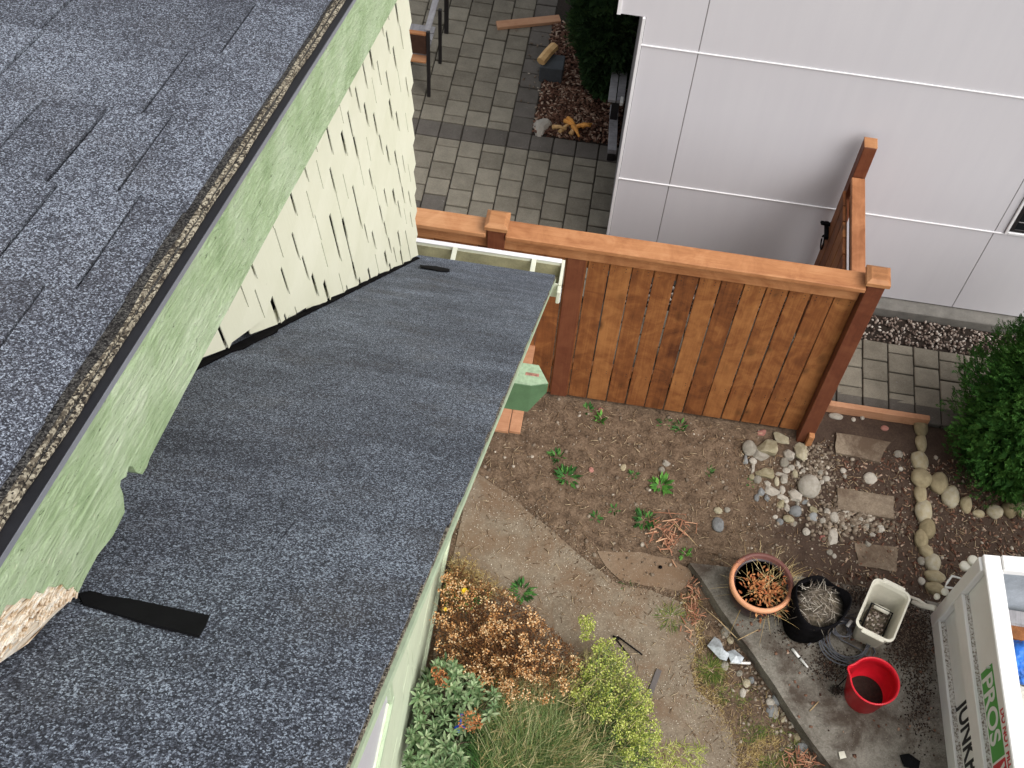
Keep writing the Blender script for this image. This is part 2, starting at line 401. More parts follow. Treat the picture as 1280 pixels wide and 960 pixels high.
M['ink_grey'] = flat('grey_print', (.35, .36, .37), .6)
M['blue'] = flat('blue_tarp', (.03, .17, .62), .5, .4, var=.35, scale=14)
M['blue_dark'] = flat('blue_plastic', (.01, .05, .42), .4, .5, var=.2)
M['plastic'] = flat('clear_plastic_scrap', (.48, .52, .55), .35, .5, var=.3, scale=30)
M['pen_white'] = flat('white_plastic', (.8, .79, .75), .4)
M['block'] = flat('dark_grey_block', (.07, .078, .085), .9, var=.2, bump=.4)
M['timber_orange'] = cedar('orange_timber_edging', (.34, .155, .08), (.46, .235, .13), (.56, .32, .19), 'x', False, .8)
def stone(name, stops, spec=.25, sc=18):
    s = NT(name, .85, spec); co = s.coord('Object', rnd=True)
    f = s.math('ADD', s.math('MULTIPLY', s.noise(co, sc / 10, 5, .65), .65), s.math('MULTIPLY', s.rnd(), .45))
    c = s.ramp(f, stops); k = s.noise(co, sc / 1.3, 4, .8)
    c = s.mix(s.ramp(k, [(.6, 0.), (.7, .45)]), c, (.12, .10, .075))
    return s.out(c, k, .5, .05)
M['river'] = stone('tan_river_stone', [(.35, (.26, .21, .12)), (.6, (.41, .34, .21)), (.85, (.50, .46, .36))])
M['rubble'] = stone('pale_rubble', [(.35, (.27, .245, .2)), (.6, (.46, .42, .36)), (.85, (.6, .55, .47))])
M['yellow_rock'] = stone('lichen_rock', [(.35, (.3, .26, .16)), (.6, (.46, .41, .29)), (.85, (.56, .52, .42))])
M['blue_stone'] = stone('blue_grey_stone', [(.35, (.2, .205, .205)), (.85, (.36, .37, .37))])
M['red_stone'] = stone('pinkish_red_stone', [(.35, (.34, .12, .1)), (.85, (.5, .25, .2))])
def isl_mat(name, stops, rough=.9, trans=0, spec=.2, noise_amt=.0):
    s = NT(name, rough, spec); f = s.isl()
    if noise_amt:
        f = s.math('ADD', s.math('MULTIPLY', f, 1 - noise_amt), s.math('MULTIPLY', s.ramp(s.noise(s.coord('World'), 5, 4, .6), [(.35, 0.), (.65, 1.)]), noise_amt))
    c = s.ramp(f, stops)
    if trans:
        s.b.inputs['Transmission Weight'].default_value = 0
        tr = s.n('ShaderNodeBsdfTranslucent'); s.l(c, tr.inputs[0]); mx = s.n('ShaderNodeMixShader'); mx.inputs[0].default_value = trans
        s.l(s.b.outputs[0], mx.inputs[1]); s.l(tr.outputs[0], mx.inputs[2]); s.l(mx.outputs[0], s.t.nodes['Material Output'].inputs[0])
    return s.out(c)
M['gravel'] = isl_mat('mixed_gravel', [(0, (.09, .065, .052)), (.3, (.19, .14, .115)), (.6, (.31, .25, .21)), (.85, (.44, .38, .33)), (1, (.58, .53, .47))])
M['pebble'] = isl_mat('small_pebbles', [(0, (.12, .09, .065)), (.5, (.17, .13, .095)), (.85, (.29, .24, .185)), (1, (.46, .41, .34))])
M['mulch'] = isl_mat('bark_mulch', [(0, (.04, .018, .012)), (.4, (.12, .055, .035)), (.75, (.22, .12, .08)), (1, (.48, .36, .27))])
M['litter'] = isl_mat('dry_litter', [(0, (.1, .06, .035)), (.5, (.26, .17, .1)), (1, (.5, .4, .26))])
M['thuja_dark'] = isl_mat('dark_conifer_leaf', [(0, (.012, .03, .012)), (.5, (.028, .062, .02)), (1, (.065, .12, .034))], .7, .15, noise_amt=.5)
M['thuja'] = isl_mat('conifer_leaf', [(0, (.014, .055, .012)), (.5, (.04, .12, .02)), (1, (.10, .22, .04))], .7, .2, noise_amt=.5)
M['weed'] = isl_mat('weed_leaf', [(0, (.025, .08, .02)), (.5, (.05, .16, .035)), (1, (.11, .27, .06))], .7, .25)
M['weed_bright'] = isl_mat('bright_weed_leaf', [(0, (.04, .14, .025)), (1, (.16, .4, .07))], .7, .25)
M['grass'] = isl_mat('mixed_grass', [(0, (.05, .11, .02)), (.5, (.13, .19, .04)), (1, (.35, .31, .1))], .8, .25)
M['grass_dry'] = isl_mat('dry_grass', [(0, (.2, .14, .05)), (.5, (.42, .3, .12)), (1, (.62, .5, .26))], .85, .25)
M['pot_straw'] = isl_mat('bright_straw', [(0, (.35, .24, .1)), (.5, (.62, .46, .2)), (1, (.85, .72, .42))], .85, .25)
M['rhodo'] = isl_mat('grey_green_leaf', [(0, (.06, .12, .045)), (.5, (.2, .31, .14)), (1, (.42, .50, .29))], .5, .15, .35)
M['brownbush'] = isl_mat('dried_flowerheads', [(0, (.22, .085, .025)), (.3, (.52, .24, .08)), (.6, (.78, .47, .22)), (1, (.92, .74, .48))], .9, .2)
M['brownstem'] = isl_mat('dried_stems', [(0, (.05, .02, .012)), (.6, (.17, .075, .03)), (1, (.38, .2, .08))], .9, .1)
M['euph'] = isl_mat('yellow_green_leaf', [(0, (.18, .24, .04)), (.45, (.46, .54, .10)), (1, (.80, .80, .3))], .7, .3)
M['lav'] = isl_mat('lavender_blade', [(0, (.035, .08, .025)), (.45, (.13, .22, .06)), (.8, (.3, .38, .15)), (1, (.6, .55, .33))], .8, .2)
M['bark'] = flat('bark', (.07, .045, .03), .95, var=.3, bump=.8)
M['yellow'] = flat('yellow_petal', (.85, .62, .02), .6)
M['orange_leaf'] = isl_mat('orange_dead_leaf', [(0, (.35, .1, .04)), (1, (.62, .3, .12))], .9, .2)

# ================================================================== SETTING: ground
def fbm(x, y, s, o=4):
    return noise.fractal(Vector((x * s, y * s, .7)), .7, 2.1, o)
def inpoly(x, y, P):
    c = False; n = len(P); j = n - 1
    for i in range(n):
        if (P[i][1] > y) != (P[j][1] > y) and x < (P[j][0] - P[i][0]) * (y - P[i][1]) / (P[j][1] - P[i][1]) + P[i][0]: c = not c
        j = i
    return c
def segd(x, y, a, b):
    dx, dy = b[0] - a[0], b[1] - a[1]; t = max(0, min(1, ((x - a[0]) * dx + (y - a[1]) * dy) / (dx * dx + dy * dy + 1e-9)))
    return math.hypot(x - a[0] - t * dx, y - a[1] - t * dy)
def sdist(x, y, P):
    d = min(segd(x, y, P[i], P[(i + 1) % len(P)]) for i in range(len(P)))
    return -d if inpoly(x, y, P) else d
SLABZ = .09
slab_poly = [tuple(G(*p, SLABZ)[:2]) for p in [(862, 703), (915, 709)]] + [(1.7, 3.80), (2.15, 3.79), (2.7, 3.76), (3.9, 3.78), (3.9, 1.2), (3.1, 1.2), tuple(G(1040, 962, SLABZ)[:2])]
path_poly = [tuple(G(*p)[:2]) for p in [(590, 586), (640, 622), (700, 672), (745, 710), (770, 728), (812, 738), (850, 752), (868, 780), (872, 806), (862, 836), (870, 862), (898, 884), (915, 915), (922, 965)]] + [(1.2, 1.2), (-.62, 1.2)]
path2_poly = [tuple(G(*p)[:2]) for p in [(746, 690), (800, 692), (838, 700), (862, 712), (866, 726), (850, 740), (812, 734), (775, 726), (757, 708)]]
def gh(x, y):
    if y > 5.2 or (y > 5.0 and x < 1.6): return -.045
    z = .012 * fbm(x, y, 3.5) + .006 * fbm(x + 9, y, 14)
    if x > 1.75 and y > 3.9: z += .01
    d = sdist(x, y, path_poly)
    if d < -.07: z = min(z, -.02)
    elif d < .0: z = z * .9 + .004 + d * .12
    elif d < .1: z += .004
    d = sdist(x, y, path2_poly)
    if d < -.05: z = min(z, -.012)
    elif d < .03: z = z * .8 + .008
    d = sdist(x, y, slab_poly)
    if d < .02: z = -.02
    elif d < .1 and y < 3.79: z -= .02
    if y > 4.88: z = z * .5 - .005
    return z
def axis_pts(lo, hi, step, far):
    a = list(np.arange(lo, hi + 1e-6, step)); b = []; q = step * 2; c0 = lo; c1 = hi
    while c1 < far:
        c1 += q; b.append(c1); q *= 1.6
    lo2 = []; q = step * 2
    while c0 > -far:
        c0 -= q; lo2.append(c0); q *= 1.6
    return lo2[::-1] + a + b
xs = axis_pts(-.8, 3.6, .025, 800); ys = axis_pts(1.9, 5.3, .025, 800)
V = [(x, y, gh(x, y) if (-1 < x < 4 and 1.5 < y < 5.6) else -.045) for y in ys for x in xs]
nx = len(xs); T = [(j * nx + i, j * nx + i + 1, (j + 1) * nx + i + 1, (j + 1) * nx + i) for j in range(len(ys) - 1) for i in range(nx - 1)]
ob('ground', mknp('ground', V, T, M['soil'], True))['kind'] = 'structure'

def slab_obj(name, poly, z0, z1, m, label=None, cell=.12, rough=.004):
    """poured slab with slightly wandering edge"""
    P = []
    n = len(poly)
    for i in range(n):
        a = Vector(poly[i]); b = Vector(poly[(i + 1) % n]); k = max(1, int((b - a).length / cell))
        for j in range(k):
            p = a.lerp(b, j / k); q = (b - a).normalized()
            P.append(p + Vector((-q.y, q.x)) * random.uniform(-rough, rough))
    o = prism(name, [tuple(p) for p in P], 'z', z0, z1, m, None, (0, 0, 0))
    return tag(o, kind='structure')
slab_obj('concrete_path', path_poly, -.06, .012, M['path'], rough=.012)
slab_obj('concrete_pad', path2_poly, -.06, .016, M['path_dirty'], cell=.05, rough=.006)
slab_obj('concrete_slab', slab_poly, -.06, SLABZ, M['slab'], rough=.008)

# patio and walkway: bedding sheet, each paver a part
PX0, PDX, PDY = -.625, .192, .18
def paver_meshes(m, tagname):
    out = {}
    for L in (1, .5): out[L] = [box_me(tagname, PDX - .010, PDY * L - .010, .05, m, .005, jitter=.0018) for _ in range(3)]
    return out
PM = paver_meshes(M['paver'], 'paver'); PD = paver_meshes(M['paver_dark'], 'paver')
def lay(parent, x, y, dark=False, half=False):
    me = random.choice((PD if dark else PM)[.5 if half else 1])
    ob('paver', me, parent, (x, y, .008 + random.uniform(-.003, .003)), Euler((random.uniform(-.01, .01), random.uniform(-.01, .01), random.uniform(-.008, .008))))
patio = box('patio', (-2.3, 5.88, -.06), (.15, 9.9, .012), M['joint'], None, 0); patio['kind'] = 'structure'
cols = range(-8, 4)
for i in cols:
    xc = PX0 + PDX * (i + .5)
    # lower field below the dark course
    if xc < .16:
        lay(patio, xc, 7.41, dark=True)
        y = 7.32; k = 0
        if i % 2 == 0:
            lay(patio, xc, y - PDY / 4, half=True); y -= PDY / 2
        while y > 5.98:
            lay(patio, xc, y - PDY / 2, dark=(y < 6.72 and i < -3 and y > 6.5)); y -= PDY
    if i < -1:
        y = 7.50
        if i % 2 == 0:
            lay(patio, xc, y + PDY / 4, half=True); y += PDY / 2
        while y < 9.6:
            lay(patio, xc, y + PDY / 2); y += PDY
    elif i == -1:
        y = 7.50
        while y < 9.6: lay(patio, xc, y + PDY / 2, dark=True); y += PDY
walk = box('walkway', (.15, 5.225, -.06), (3.7, 5.883, .012), M['joint'], None, 0); walk['kind'] = 'structure'
for i in range(0, 18):
    xc = 2.143 + PDX * (i - 9.5) + .0
    lay(walk, xc, 5.29, dark=True)
    y = 5.34
    if i % 2 == 0:
        while y < 5.80: lay(walk, xc, y + PDY / 2); y += PDY
    else:
        lay(walk, xc, y + PDY / 4, half=True); y += PDY / 2
        while y < 5.69: lay(walk, xc, y + PDY / 2); y += PDY
        lay(walk, xc, y + PDY / 4, half=True)
print('setting done')

# ------------------------------------------------------------------ scattered small stuff
_b = bmesh.new(); bmesh.ops.create_icosphere(_b, subdivisions=1, radius=1)
ICO_V = np.array([v.co[:] for v in _b.verts]); ICO_T = np.array([[v.index for v in f.verts] for f in _b.faces]); _b.free()
def rotmats(n, tilt=math.pi):
    a = rng.uniform(0, 2 * math.pi, n); b = rng.uniform(-tilt, tilt, n); c = rng.uniform(-tilt, tilt, n)
    def RM(ax, t):
        m = np.zeros((len(t), 3, 3)); m[:, range(3), range(3)] = 1; i, j = [(1, 2), (2, 0), (0, 1)][ax]
        m[:, i, i] = np.cos(t); m[:, j, j] = np.cos(t); m[:, i, j] = -np.sin(t); m[:, j, i] = np.sin(t); return m
    return RM(2, a) @ RM(1, b) @ RM(0, c)
def scatter_mesh(name, P, S, m, base=None, tilt=math.pi, jit=.18, smooth=False):
    """P (n,3) positions, S (n,3) half sizes"""
    bv, bt = (ICO_V, ICO_T) if base is None else base
    P = np.asarray(P, float); S = np.asarray(S, float); n = len(P)
    V = bv[None] * (1 + rng.uniform(-jit, jit, (n, len(bv), 1))); V = V * S[:, None, :]
    V = np.einsum('nij,nkj->nki', rotmats(n, tilt), V) + P[:, None, :]
    T = bt[None] + (np.arange(n) * len(bv))[:, None, None]
    return mknp(name, V.reshape(-1, 3), T.reshape(-1, bt.shape[1]), m, smooth)
CHIP = (np.array([[-1, -1, -1], [1, -1, -1], [1, 1, -1], [-1, 1, -1], [-1, -1, 1], [1, -1, 1], [1, 1, 1], [-1, 1, 1]], float),
        np.array([[0, 3, 2, 1], [4, 5, 6, 7], [0, 1, 5, 4], [1, 2, 6, 5], [2, 3, 7, 6], [3, 0, 4, 7]]))
def stuff(name, me, label, cat):
    o = ob(name, me); return tag(o, label, cat, None, 'stuff')
# gravel strip against the white wall
n = 2600
P = np.c_[rng.uniform(.2, 3.7, n), rng.uniform(5.895, 6.14, n), rng.uniform(-.03, .028, n)]
S = np.c_[rng.uniform(.008, .019, n), rng.uniform(.006, .014, n), rng.uniform(.006, .012, n)]
stuff('gravel', scatter_mesh('gravel', P, S, M['gravel']), 'strip of mixed brown and white gravel along the foot of the white wall', 'gravel')
box('gravel_bed', (.15, 5.884, -.06), (3.7, 6.15, .0), M['mud'], None, 0)['kind'] = 'structure'
# pebbles over the soil
def ground_pts(n, fn):
    out = []
    while len(out) < n:
        x, y = random.uniform(-.62, 3.6), random.uniform(2.0, 4.95)
        if random.random() < fn(x, y): out.append((x, y))
    return out
def dens(x, y):
    if sdist(x, y, slab_poly) < .02: return .0
    if sdist(x, y, path_poly) < 0: return .5
    d = .35
    if x > 1.3: d = .8
    if 1.3 < x < 2.1 and 4.1 < y < 4.9: d = 1
    return d
pts = ground_pts(5600, dens)
P = []; S = []; PP_ = []; SP_ = []
for x, y in pts:
    big = random.random() ** 9
    r = .003 + .012 * big + random.uniform(0, .0025)
    zz = gh(x, y) if sdist(x, y, path_poly) > .02 else .012
    if sdist(x, y, path2_poly) < 0: zz = .022
    if sdist(x, y, path_poly) < -.01:
        for _k in range(3): r = random.uniform(.0012, .0035); PP_.append((x + random.uniform(-.08, .08), y + random.uniform(-.08, .08), .013)); SP_.append((r * 1.5, r, r * .6))
        continue
    P.append((x, y, zz + r * .15)); S.append((r * random.uniform(.8, 1.6), r, r * .7))
stuff('path_grit', scatter_mesh('path_grit', PP_, SP_, isl_mat('pale_grit', [(0, (.2, .16, .11)), (.5, (.42, .36, .28)), (1, (.68, .62, .52))]), tilt=.5), 'fine pale grit speckling the worn concrete path', 'grit')
stuff('pebbles', scatter_mesh('pebbles', P, S, M['pebble'], tilt=.5), 'small pale pebbles and crumbs scattered over the bare brown soil', 'pebbles')
# gravel pocket between the stepping slabs
P = []; S = []
for _ in range(420):
    a = random.gauss(0, 1), random.gauss(0, 1); q = G(1062 + a[0] * 26, 650 + a[1] * 12); r = random.uniform(.006, .019)
    P.append((q.x, q.y, gh(q.x, q.y) + r * .3)); S.append((r * 1.2, r, r * .75))
for _ in range(420):
    a = random.gauss(0, 1), random.gauss(0, 1); q = G(1018 + a[0] * 13, 590 + a[1] * 18); r = random.uniform(.005, .015)
    P.append((q.x, q.y, gh(q.x, q.y) + r * .3)); S.append((r * 1.2, r, r * .75))
for _ in range(260):
    t = random.random(); q = G(900 + 115 * t + random.gauss(0, 9), 775 + 175 * t + random.gauss(0, 8)); r = random.uniform(.005, .014)
    if sdist(q.x, q.y, slab_poly) > .01: P.append((q.x, q.y, gh(q.x, q.y) + r * .3)); S.append((r * 1.2, r, r * .75))
stuff('stone_chippings', scatter_mesh('stone_chippings', P, S, M['pebble'], tilt=.6), 'loose grey and white stone chippings between slabs and along the slab edge', 'chippings')
# dry litter: little sticks and leaves over the soil, more by the fence and slab edge
P = []; S = []
for x, y in ground_pts(2600, lambda x, y: 0 if sdist(x, y, slab_poly) < .02 else (.25 if sdist(x, y, path_poly) < 0 else .6)):
    zz = gh(x, y) if sdist(x, y, path_poly) > .02 else .012
    L = random.uniform(.006, .028); P.append((x, y, max(zz, .0) + .006)); S.append((L, .0016, .0012))
stuff('litter', scatter_mesh('litter', P, S, M['litter'], CHIP, .25, 0), 'fine dry twigs and straw littering the soil and path', 'litter')
P = []; S = []
for _ in range(500):
    x, y = random.uniform(1.3, 3.0), random.uniform(2.6, 3.8)
    if sdist(x, y, slab_poly) < -.01 and (y > 3.35 or random.random() < .25): P.append((x, y, SLABZ + .003)); r = random.uniform(.002, .008); S.append((r * 1.5, r, .002))
for _ in range(1100):
    x, y = random.uniform(2.0, 3.3), random.uniform(3.86, 4.95); r = random.uniform(.003, .009)
    P.append((x, y, gh(x, y) + .003)); S.append((r * 2, r * .7, .0025))
stuff('bark_crumbs', scatter_mesh('bark_crumbs', P, S, M['mulch'], CHIP, .4, 0), 'dark bark crumbs strewn over the far slab and the stepping bed', 'bark crumbs')
# mulch bed by the dark conifer
box('planting_bed', (-.625, 7.50, -.05), (.12, 9.9, .03), M['mud'], None, 0)['kind'] = 'structure'
n = 5200
P = np.c_[rng.uniform(-.62, .10, n), rng.uniform(7.51, 8.9, n), rng.uniform(.025, .055, n)]
S = np.c_[rng.uniform(.010, .03, n), rng.uniform(.004, .009, n), rng.uniform(.002, .005, n)]
stuff('bark_mulch', scatter_mesh('bark_mulch', P, S, M['mulch'], CHIP, .45, 0), 'red brown bark mulch under the dark conifer beside the patio', 'mulch')
P = np.array([(*G(680 + random.gauss(0, 14), 92 + random.gauss(0, 22) , .03)[:2], .04) for _ in range(70)]); S = np.c_[rng.uniform(.006, .016, 70), rng.uniform(.004, .008, 70), np.full(70, .002)]
stuff('wood_chips', scatter_mesh('wood_chips', P, S, M['pebble'], CHIP, .3, 0), 'pale wood chips spilled on the dark pavers beside the grey block', 'wood chips')
# footing ledge of the white building
print('stuff done')

# ================================================================== MAIN HOUSE
XC, XR, XB = -.85, -.155, -.515      # dormer cheek wall, main rake, dormer barge board
def zr(y, off=0): return 6.8554 + off - 1.058 * y       # main roof surface
SD = -.34746
def zd(y, off=0): return 6.382 + off + SD * (y - 1.011)  # top edge of the barge board line
EAVE = 4.03
house = thing('house', 'green and cream house with dark shingled roofs, seen from its ridge', 'house', (-1.5, 2, 0))
deck_t = .018
mroof = prism('main_roof', [(-.7, zr(-.7, -.012)), (EAVE - .01, zr(EAVE - .01, -.012)), (EAVE - .01, zr(EAVE - .01, -.012 - deck_t)), (-.7, zr(-.7, -.012 - deck_t))], 'x', -3.2, XR - .012, M['main_granule'], house)
ang = math.atan(1.058); ca, sa = math.cos(ang), math.sin(ang)
prism('far_roof_slope', [(-.705, zr(-.7, -.012)), (-4, zr(-.7) - 3.4), (-4, zr(-.7) - 3.45), (-.705, zr(-.7, -.07))], 'x', -3.2, XR - .012, M['main_granule'], house)
# main roof shingles: courses run across (X), exposure .143 along the slope, laminated tabs
def shingle_me(name, w, L, m, th=.006, j=.0015):
    """a tab lying in local XY, butt edge at +Y, thickness up"""
    bm = bmesh.new(); nxs = 4
    top = []; bot = []
    for i in range(nxs + 1):
        u = -w / 2 + w * i / nxs
        a = bm.verts.new((u, L / 2 + random.uniform(-j, j), th)); b = bm.verts.new((u, -L / 2, .001))
        c = bm.verts.new((u, a.co.y, 0)); d = bm.verts.new((u, -L / 2, -.001)); top.append((a, b)); bot.append((c, d))
    for i in range(nxs):
        bm.faces.new((top[i][1], top[i + 1][1], top[i + 1][0], top[i][0])); bm.faces.new((top[i][0], top[i + 1][0], bot[i + 1][0], bot[i][0]))
        bm.faces.new((bot[i][0], bot[i + 1][0], bot[i + 1][1], bot[i][1]))
    bm.faces.new((top[0][0], bot[0][0], bot[0][1], top[0][1])); bm.faces.new((top[-1][0], top[-1][1], bot[-1][1], bot[-1][0]))
    bmesh.ops.recalc_face_normals(bm, faces=bm.faces)
    return bm_me(name, bm, m)
EXPO = .143; widths = (.22, .3, .36)
SM = {w_: [shingle_me('shingle', w_ - .0012, EXPO + .02, M['main_granule'], .007) for _ in range(3)] for w_ in widths}
rr = Euler((-ang, 0, 0))
ends = {}
nrow = int(math.hypot(EAVE + .1, (EAVE + .1) * 1.058) / EXPO)
for r_ in range(nrow):
    y1 = EAVE + .012 - r_ * EXPO * ca        # butt (lower) edge
    yc = y1 - (EXPO + .02) / 2 * ca
    x = XR + random.choice((0, -.1, -.2)) * 0
    x = XR - random.choice((0, .12, .21)) 
    first = True
    # shingles from the rake leftwards
    x = XR + random.uniform(-.002, .004); k = 0; x += random.uniform(0, .0)
    xmin = -1.0
    while x > xmin:
        w_ = random.choice(widths) if k else widths[(r_ * 2) % 3]
        o = ob('shingle', random.choice(SM[w_]), mroof, (x - w_ / 2, yc, zr(yc, -.010 + random.uniform(0, .0015))), rr)
        x -= w_; k += 1
# rake edge: ragged felt and starter strip under the shingles, fascia board
for k in range(14):
    y0 = -.2 + k * .305; y1 = min(y0 + .31, EAVE - .01); r1 = random.uniform(-.004, .004)
    prism('starter_strip', [(y0, zr(y0, -.012)), (y1, zr(y1, -.012)), (y1, zr(y1, -.020)), (y0, zr(y0, -.020))], 'x', XR - .05, XR + .0025 + r1 * .5, M['edge_granule'], mroof)
prism('rake_board', [(-.7, zr(-.7, -.0205)), (EAVE - .03, zr(EAVE - .03, -.0205)), (EAVE - .03, zr(EAVE - .03, -.0205) - .02), (-.7, zr(-.7, -.0205) - .02)], 'x', XR - .032, XR + .006, M['trim_green'], house)
prism('eave_board', [(-3.2, zr(EAVE) - .18), (XR - .033, zr(EAVE) - .18), (XR - .033, zr(EAVE) - .03), (-3.2, zr(EAVE) - .03)], 'y', EAVE - .05, EAVE - .025, M['trim_green'], house)
# soffit boards under the overhang
prism('soffit', [(-.7, zr(-.7, -.032)), (EAVE - .05, zr(EAVE - .05, -.032)), (EAVE - .05, zr(EAVE - .05, -.038)), (-.7, zr(-.7, -.038))], 'x', -.66, XR - .035, M['trim_green'], house)

# gutter: box trough, end cap, hangers
gz = 2.55; gy0, gy1 = EAVE - .022, 4.165
gutter = prism('gutter', [(gy0, gz + .0), (gy0, gz - .11), (gy1 - .02, gz - .11), (gy1, gz - .02), (gy1 + .004, gz), (gy1 - .014, gz), (gy1 - .018, gz - .02), (gy1 - .035, gz - .098), (gy0 + .005, gz - .098), (gy0 + .005, gz)], 'x', -3.1, -.135, M['gutter'], house)
box('gutter_lining', (-3.1, gy0 + .006, gz - .097), (-.136, gy1 - .04, gz - .088), M['gutter_in'], gutter, 0)
prism('gutter_lining', [(gy1 - .0355, gz - .088), (gy1 - .0385, gz - .088), (gy1 - .0215, gz - .018), (gy1 - .0185, gz - .018)], 'x', -3.1, -.136, M['gutter_in'], gutter)
prism('end_cap', [(gy0 - .003, gz + .006), (gy0 - .003, gz - .113), (gy1 - .02, gz - .113), (gy1 + .006, gz - .02), (gy1 + .006, gz + .006)], 'x', -.134, -.118, M['gutter'], gutter, bev=.002)
box('lip', (-3.1, gy1 - .018, gz + .0), (-.135, gy1 + .008, gz + .008), M['white_trim'], gutter, .002)
for X in (-.70, -.28, -1.15):
    beam('gutter_hanger', (X, gy0 + .005, gz - .006), (X, gy1 - .003, gz + .003), .026, .006, M['gutter'], gutter)
# downspout-like elbow hanging at the gutter end
box('outlet', (-.137, gy0 - .05, gz - .10), (-.117, gy0 - .004, gz - .0), M['gutter'], gutter, .004)
for k in range(2): box('rib', (-.1165, gy0 - .042 + k * .018, gz - .098), (-.114, gy0 - .036 + k * .018, gz - .004), M['white_trim'], gutter, .001)

# gable wall under the rake (X=-.65) with wide siding courses
swall = prism('gable_wall', [(-1.5, 0), (3.85, 0), (3.85, zr(3.85, -.1)), (-.65, zr(-.65, -.1)), (-1.5, zr(-.65, -.1) - .9)], 'x', -.76, -.665, M['shake_back'], house)
random.seed(11)
z = .06; row = 0
while z < 5.6:
    ymax = min(3.86, (6.8554 - .12 - (z + .2)) / 1.058); y = ymax; 
    while y > 1.2 and z < 3.0:
        w_ = random.uniform(.18, .5); y2 = max(y - w_, 1.15)
        if z + .24 > 1.54 and y2 < 2.03 and z < 2.6:
            if y < 2.06: break
            y2 = 2.03
        b_ = z + random.uniform(-.004, .004)
        me = prism('shake', [(y - .002, b_), (y - .002, b_ + .24), (y2 + .002, b_ + .24), (y2 + .002, b_)], 'x', -.662, -.652 + random.uniform(-.001, .001), M['pale_siding'], swall)
        y = y2
    z += .215; row += 1
prism('wall_base', [(-1.5, 0.02), (3.86, 0.02), (3.86, .075), (-1.5, .075)], 'x', -.664, -.63, M['cream_trim'], house)
# window in the gable wall: frame, blind
wn = box('window', (-.662, .9, 1.50), (-.632, 2.06, 1.555), M['trim_green'], house)
box('frame', (-.662, 2.01, 1.555), (-.634, 2.06, 2.7), M['trim_green'], wn)
box('frame', (-.661, .9, 1.545), (-.645, 2.0, 1.60), M['cream_trim'], wn)
box('pane', (-.668, .9, 1.56), (-.655, 2.01, 2.7), M['curtain'], wn, 0)

# bracket beam end poking out under the rake: prism with a pointed, undercut end
bz = 2.75
pL = G(640, 480, bz); pC = G(663.5, 482.5, bz); pT = G(686, 479.5, bz); pF = G(673.5, 456.5, bz); yl = pC.y; yf = pF.y; xt = pT.x
H1 = .235
V = [(-.70, yl, bz), (pC.x, yl, bz), (xt, pT.y, bz), (pF.x, yf, bz), (-.70, yf, bz),
     (-.70, yl, bz - H1), (pC.x, yl, bz - H1), (xt - .002, pT.y, bz - .075), (pF.x, yf, bz - H1), (-.70, yf, bz - H1)]
Fc = [(0, 1, 2, 3, 4), (9, 8, 7, 6, 5), (0, 5, 6, 1), (1, 6, 7, 2), (2, 7, 8, 3), (3, 8, 9, 4), (4, 9, 5, 0)]
bm = bmesh.new(); vs = [bm.verts.new(v) for v in V]
for f in Fc: bm.faces.new([vs[i] for i in f])
bmesh.ops.recalc_face_normals(bm, faces=bm.faces)
oo = Vector((-.4, yl, bz))
for v in bm.verts: v.co -= oo
bevel(bm, .004)
br = ob('bracket', bm_me('bracket', bm, M['green_dark']), house, oo)
# paler green sheet over the bracket's top, with a bare wood patch
tp_ = prism('pale_top', [(-.62, yl + .002), (pC.x, yl + .002), (xt - .003, pT.y), (pF.x, yf - .002), (-.62, yf - .002)], 'z', bz + .0005, bz + .003, M['green_pale'], br)
box('bare_patch', (pC.x - .035, yl + .055, bz + .001), (pC.x + .03, yl + .072, bz + .0045), flat('bare_red_wood', (.42, .2, .15), .9, var=.4, scale=60), br, .001)

# dormer cheek wall: backing + tilted shakes
cw = prism('dormer_wall', [(.35, zr(.35, -.03)), (3.88, zr(3.88, -.03)), (3.88, zd(3.88, -.1)), (.35, zd(.35, -.1))], 'x', XC - .12, XC - .045, M['shake_back'], house)
prism('dormer_back_wall', [(-2.6, zr(3.9, 0)), (XC - .02, zr(3.9, 0)), (XC - .02, zd(3.9, -.1)), (-2.6, zd(3.9, -.1))], 'y', 3.78, 3.882, M['shake'], house)
random.seed(5)
ROW = .165; z0 = zr(3.9) + .03
rown = 0; z = z0
while z < 6.2:
    # y range on this course: from the roof line to the corner / barge
    ytop = 3.9
    y = ytop + random.uniform(-.002, .004)
    ylo = max(.4, (6.8554 + .0 - z - ROW) / 1.058 - .05)     # where the course dies into the roof
    ydorm = 1.011 + (6.382 - .07 - z) / (-SD)                   # where it passes under the dormer roof
    y = min(y, ydorm - .05)
    if y < ylo: break
    while y > ylo:
        w_ = random.choice((.09, .11, .13, .16, .19, .22)) * random.uniform(.9, 1.1); y2 = y - w_
        gap = random.choice((.006, .012, .015, .019, .023)) 
        def bot(yy): return max(z, zr(yy, .018))
        b0, b1 = bot(y), bot(y2 + gap)
        jit_ = random.uniform(-.004, .003); b0 += jit_; b1 += jit_ + random.uniform(-.003, .003)
        tp = min(z + ROW + .035, zd(y, -.045))
        if b0 < tp - .01:
            def xx(zz, outer): return (XC + .004 - (zz - z) * math.tan(R(5.2))) + (0 if outer else -.0028)
            b1c = min(b1, tp - .005); b0c = b0
            VV = []
            for (yy, zz) in ((y, b0c), (y2 + gap, b1c), (y2 + gap, tp), (y, tp)):
                VV.append((xx(zz, True), yy, zz)); VV.append((xx(zz, False), yy, zz))
            FF = [(0, 2, 4, 6), (1, 7, 5, 3), (0, 1, 3, 2), (2, 3, 5, 4), (4, 5, 7, 6), (6, 7, 1, 0)]
            cc = Vector((XC, (y + y2) / 2, z)); me = mk('shake', [Vector(v) - cc for v in VV], FF, M['shake'])
            ob('shake', me, cw, cc)
        y = y2
    z += ROW; rown += 1
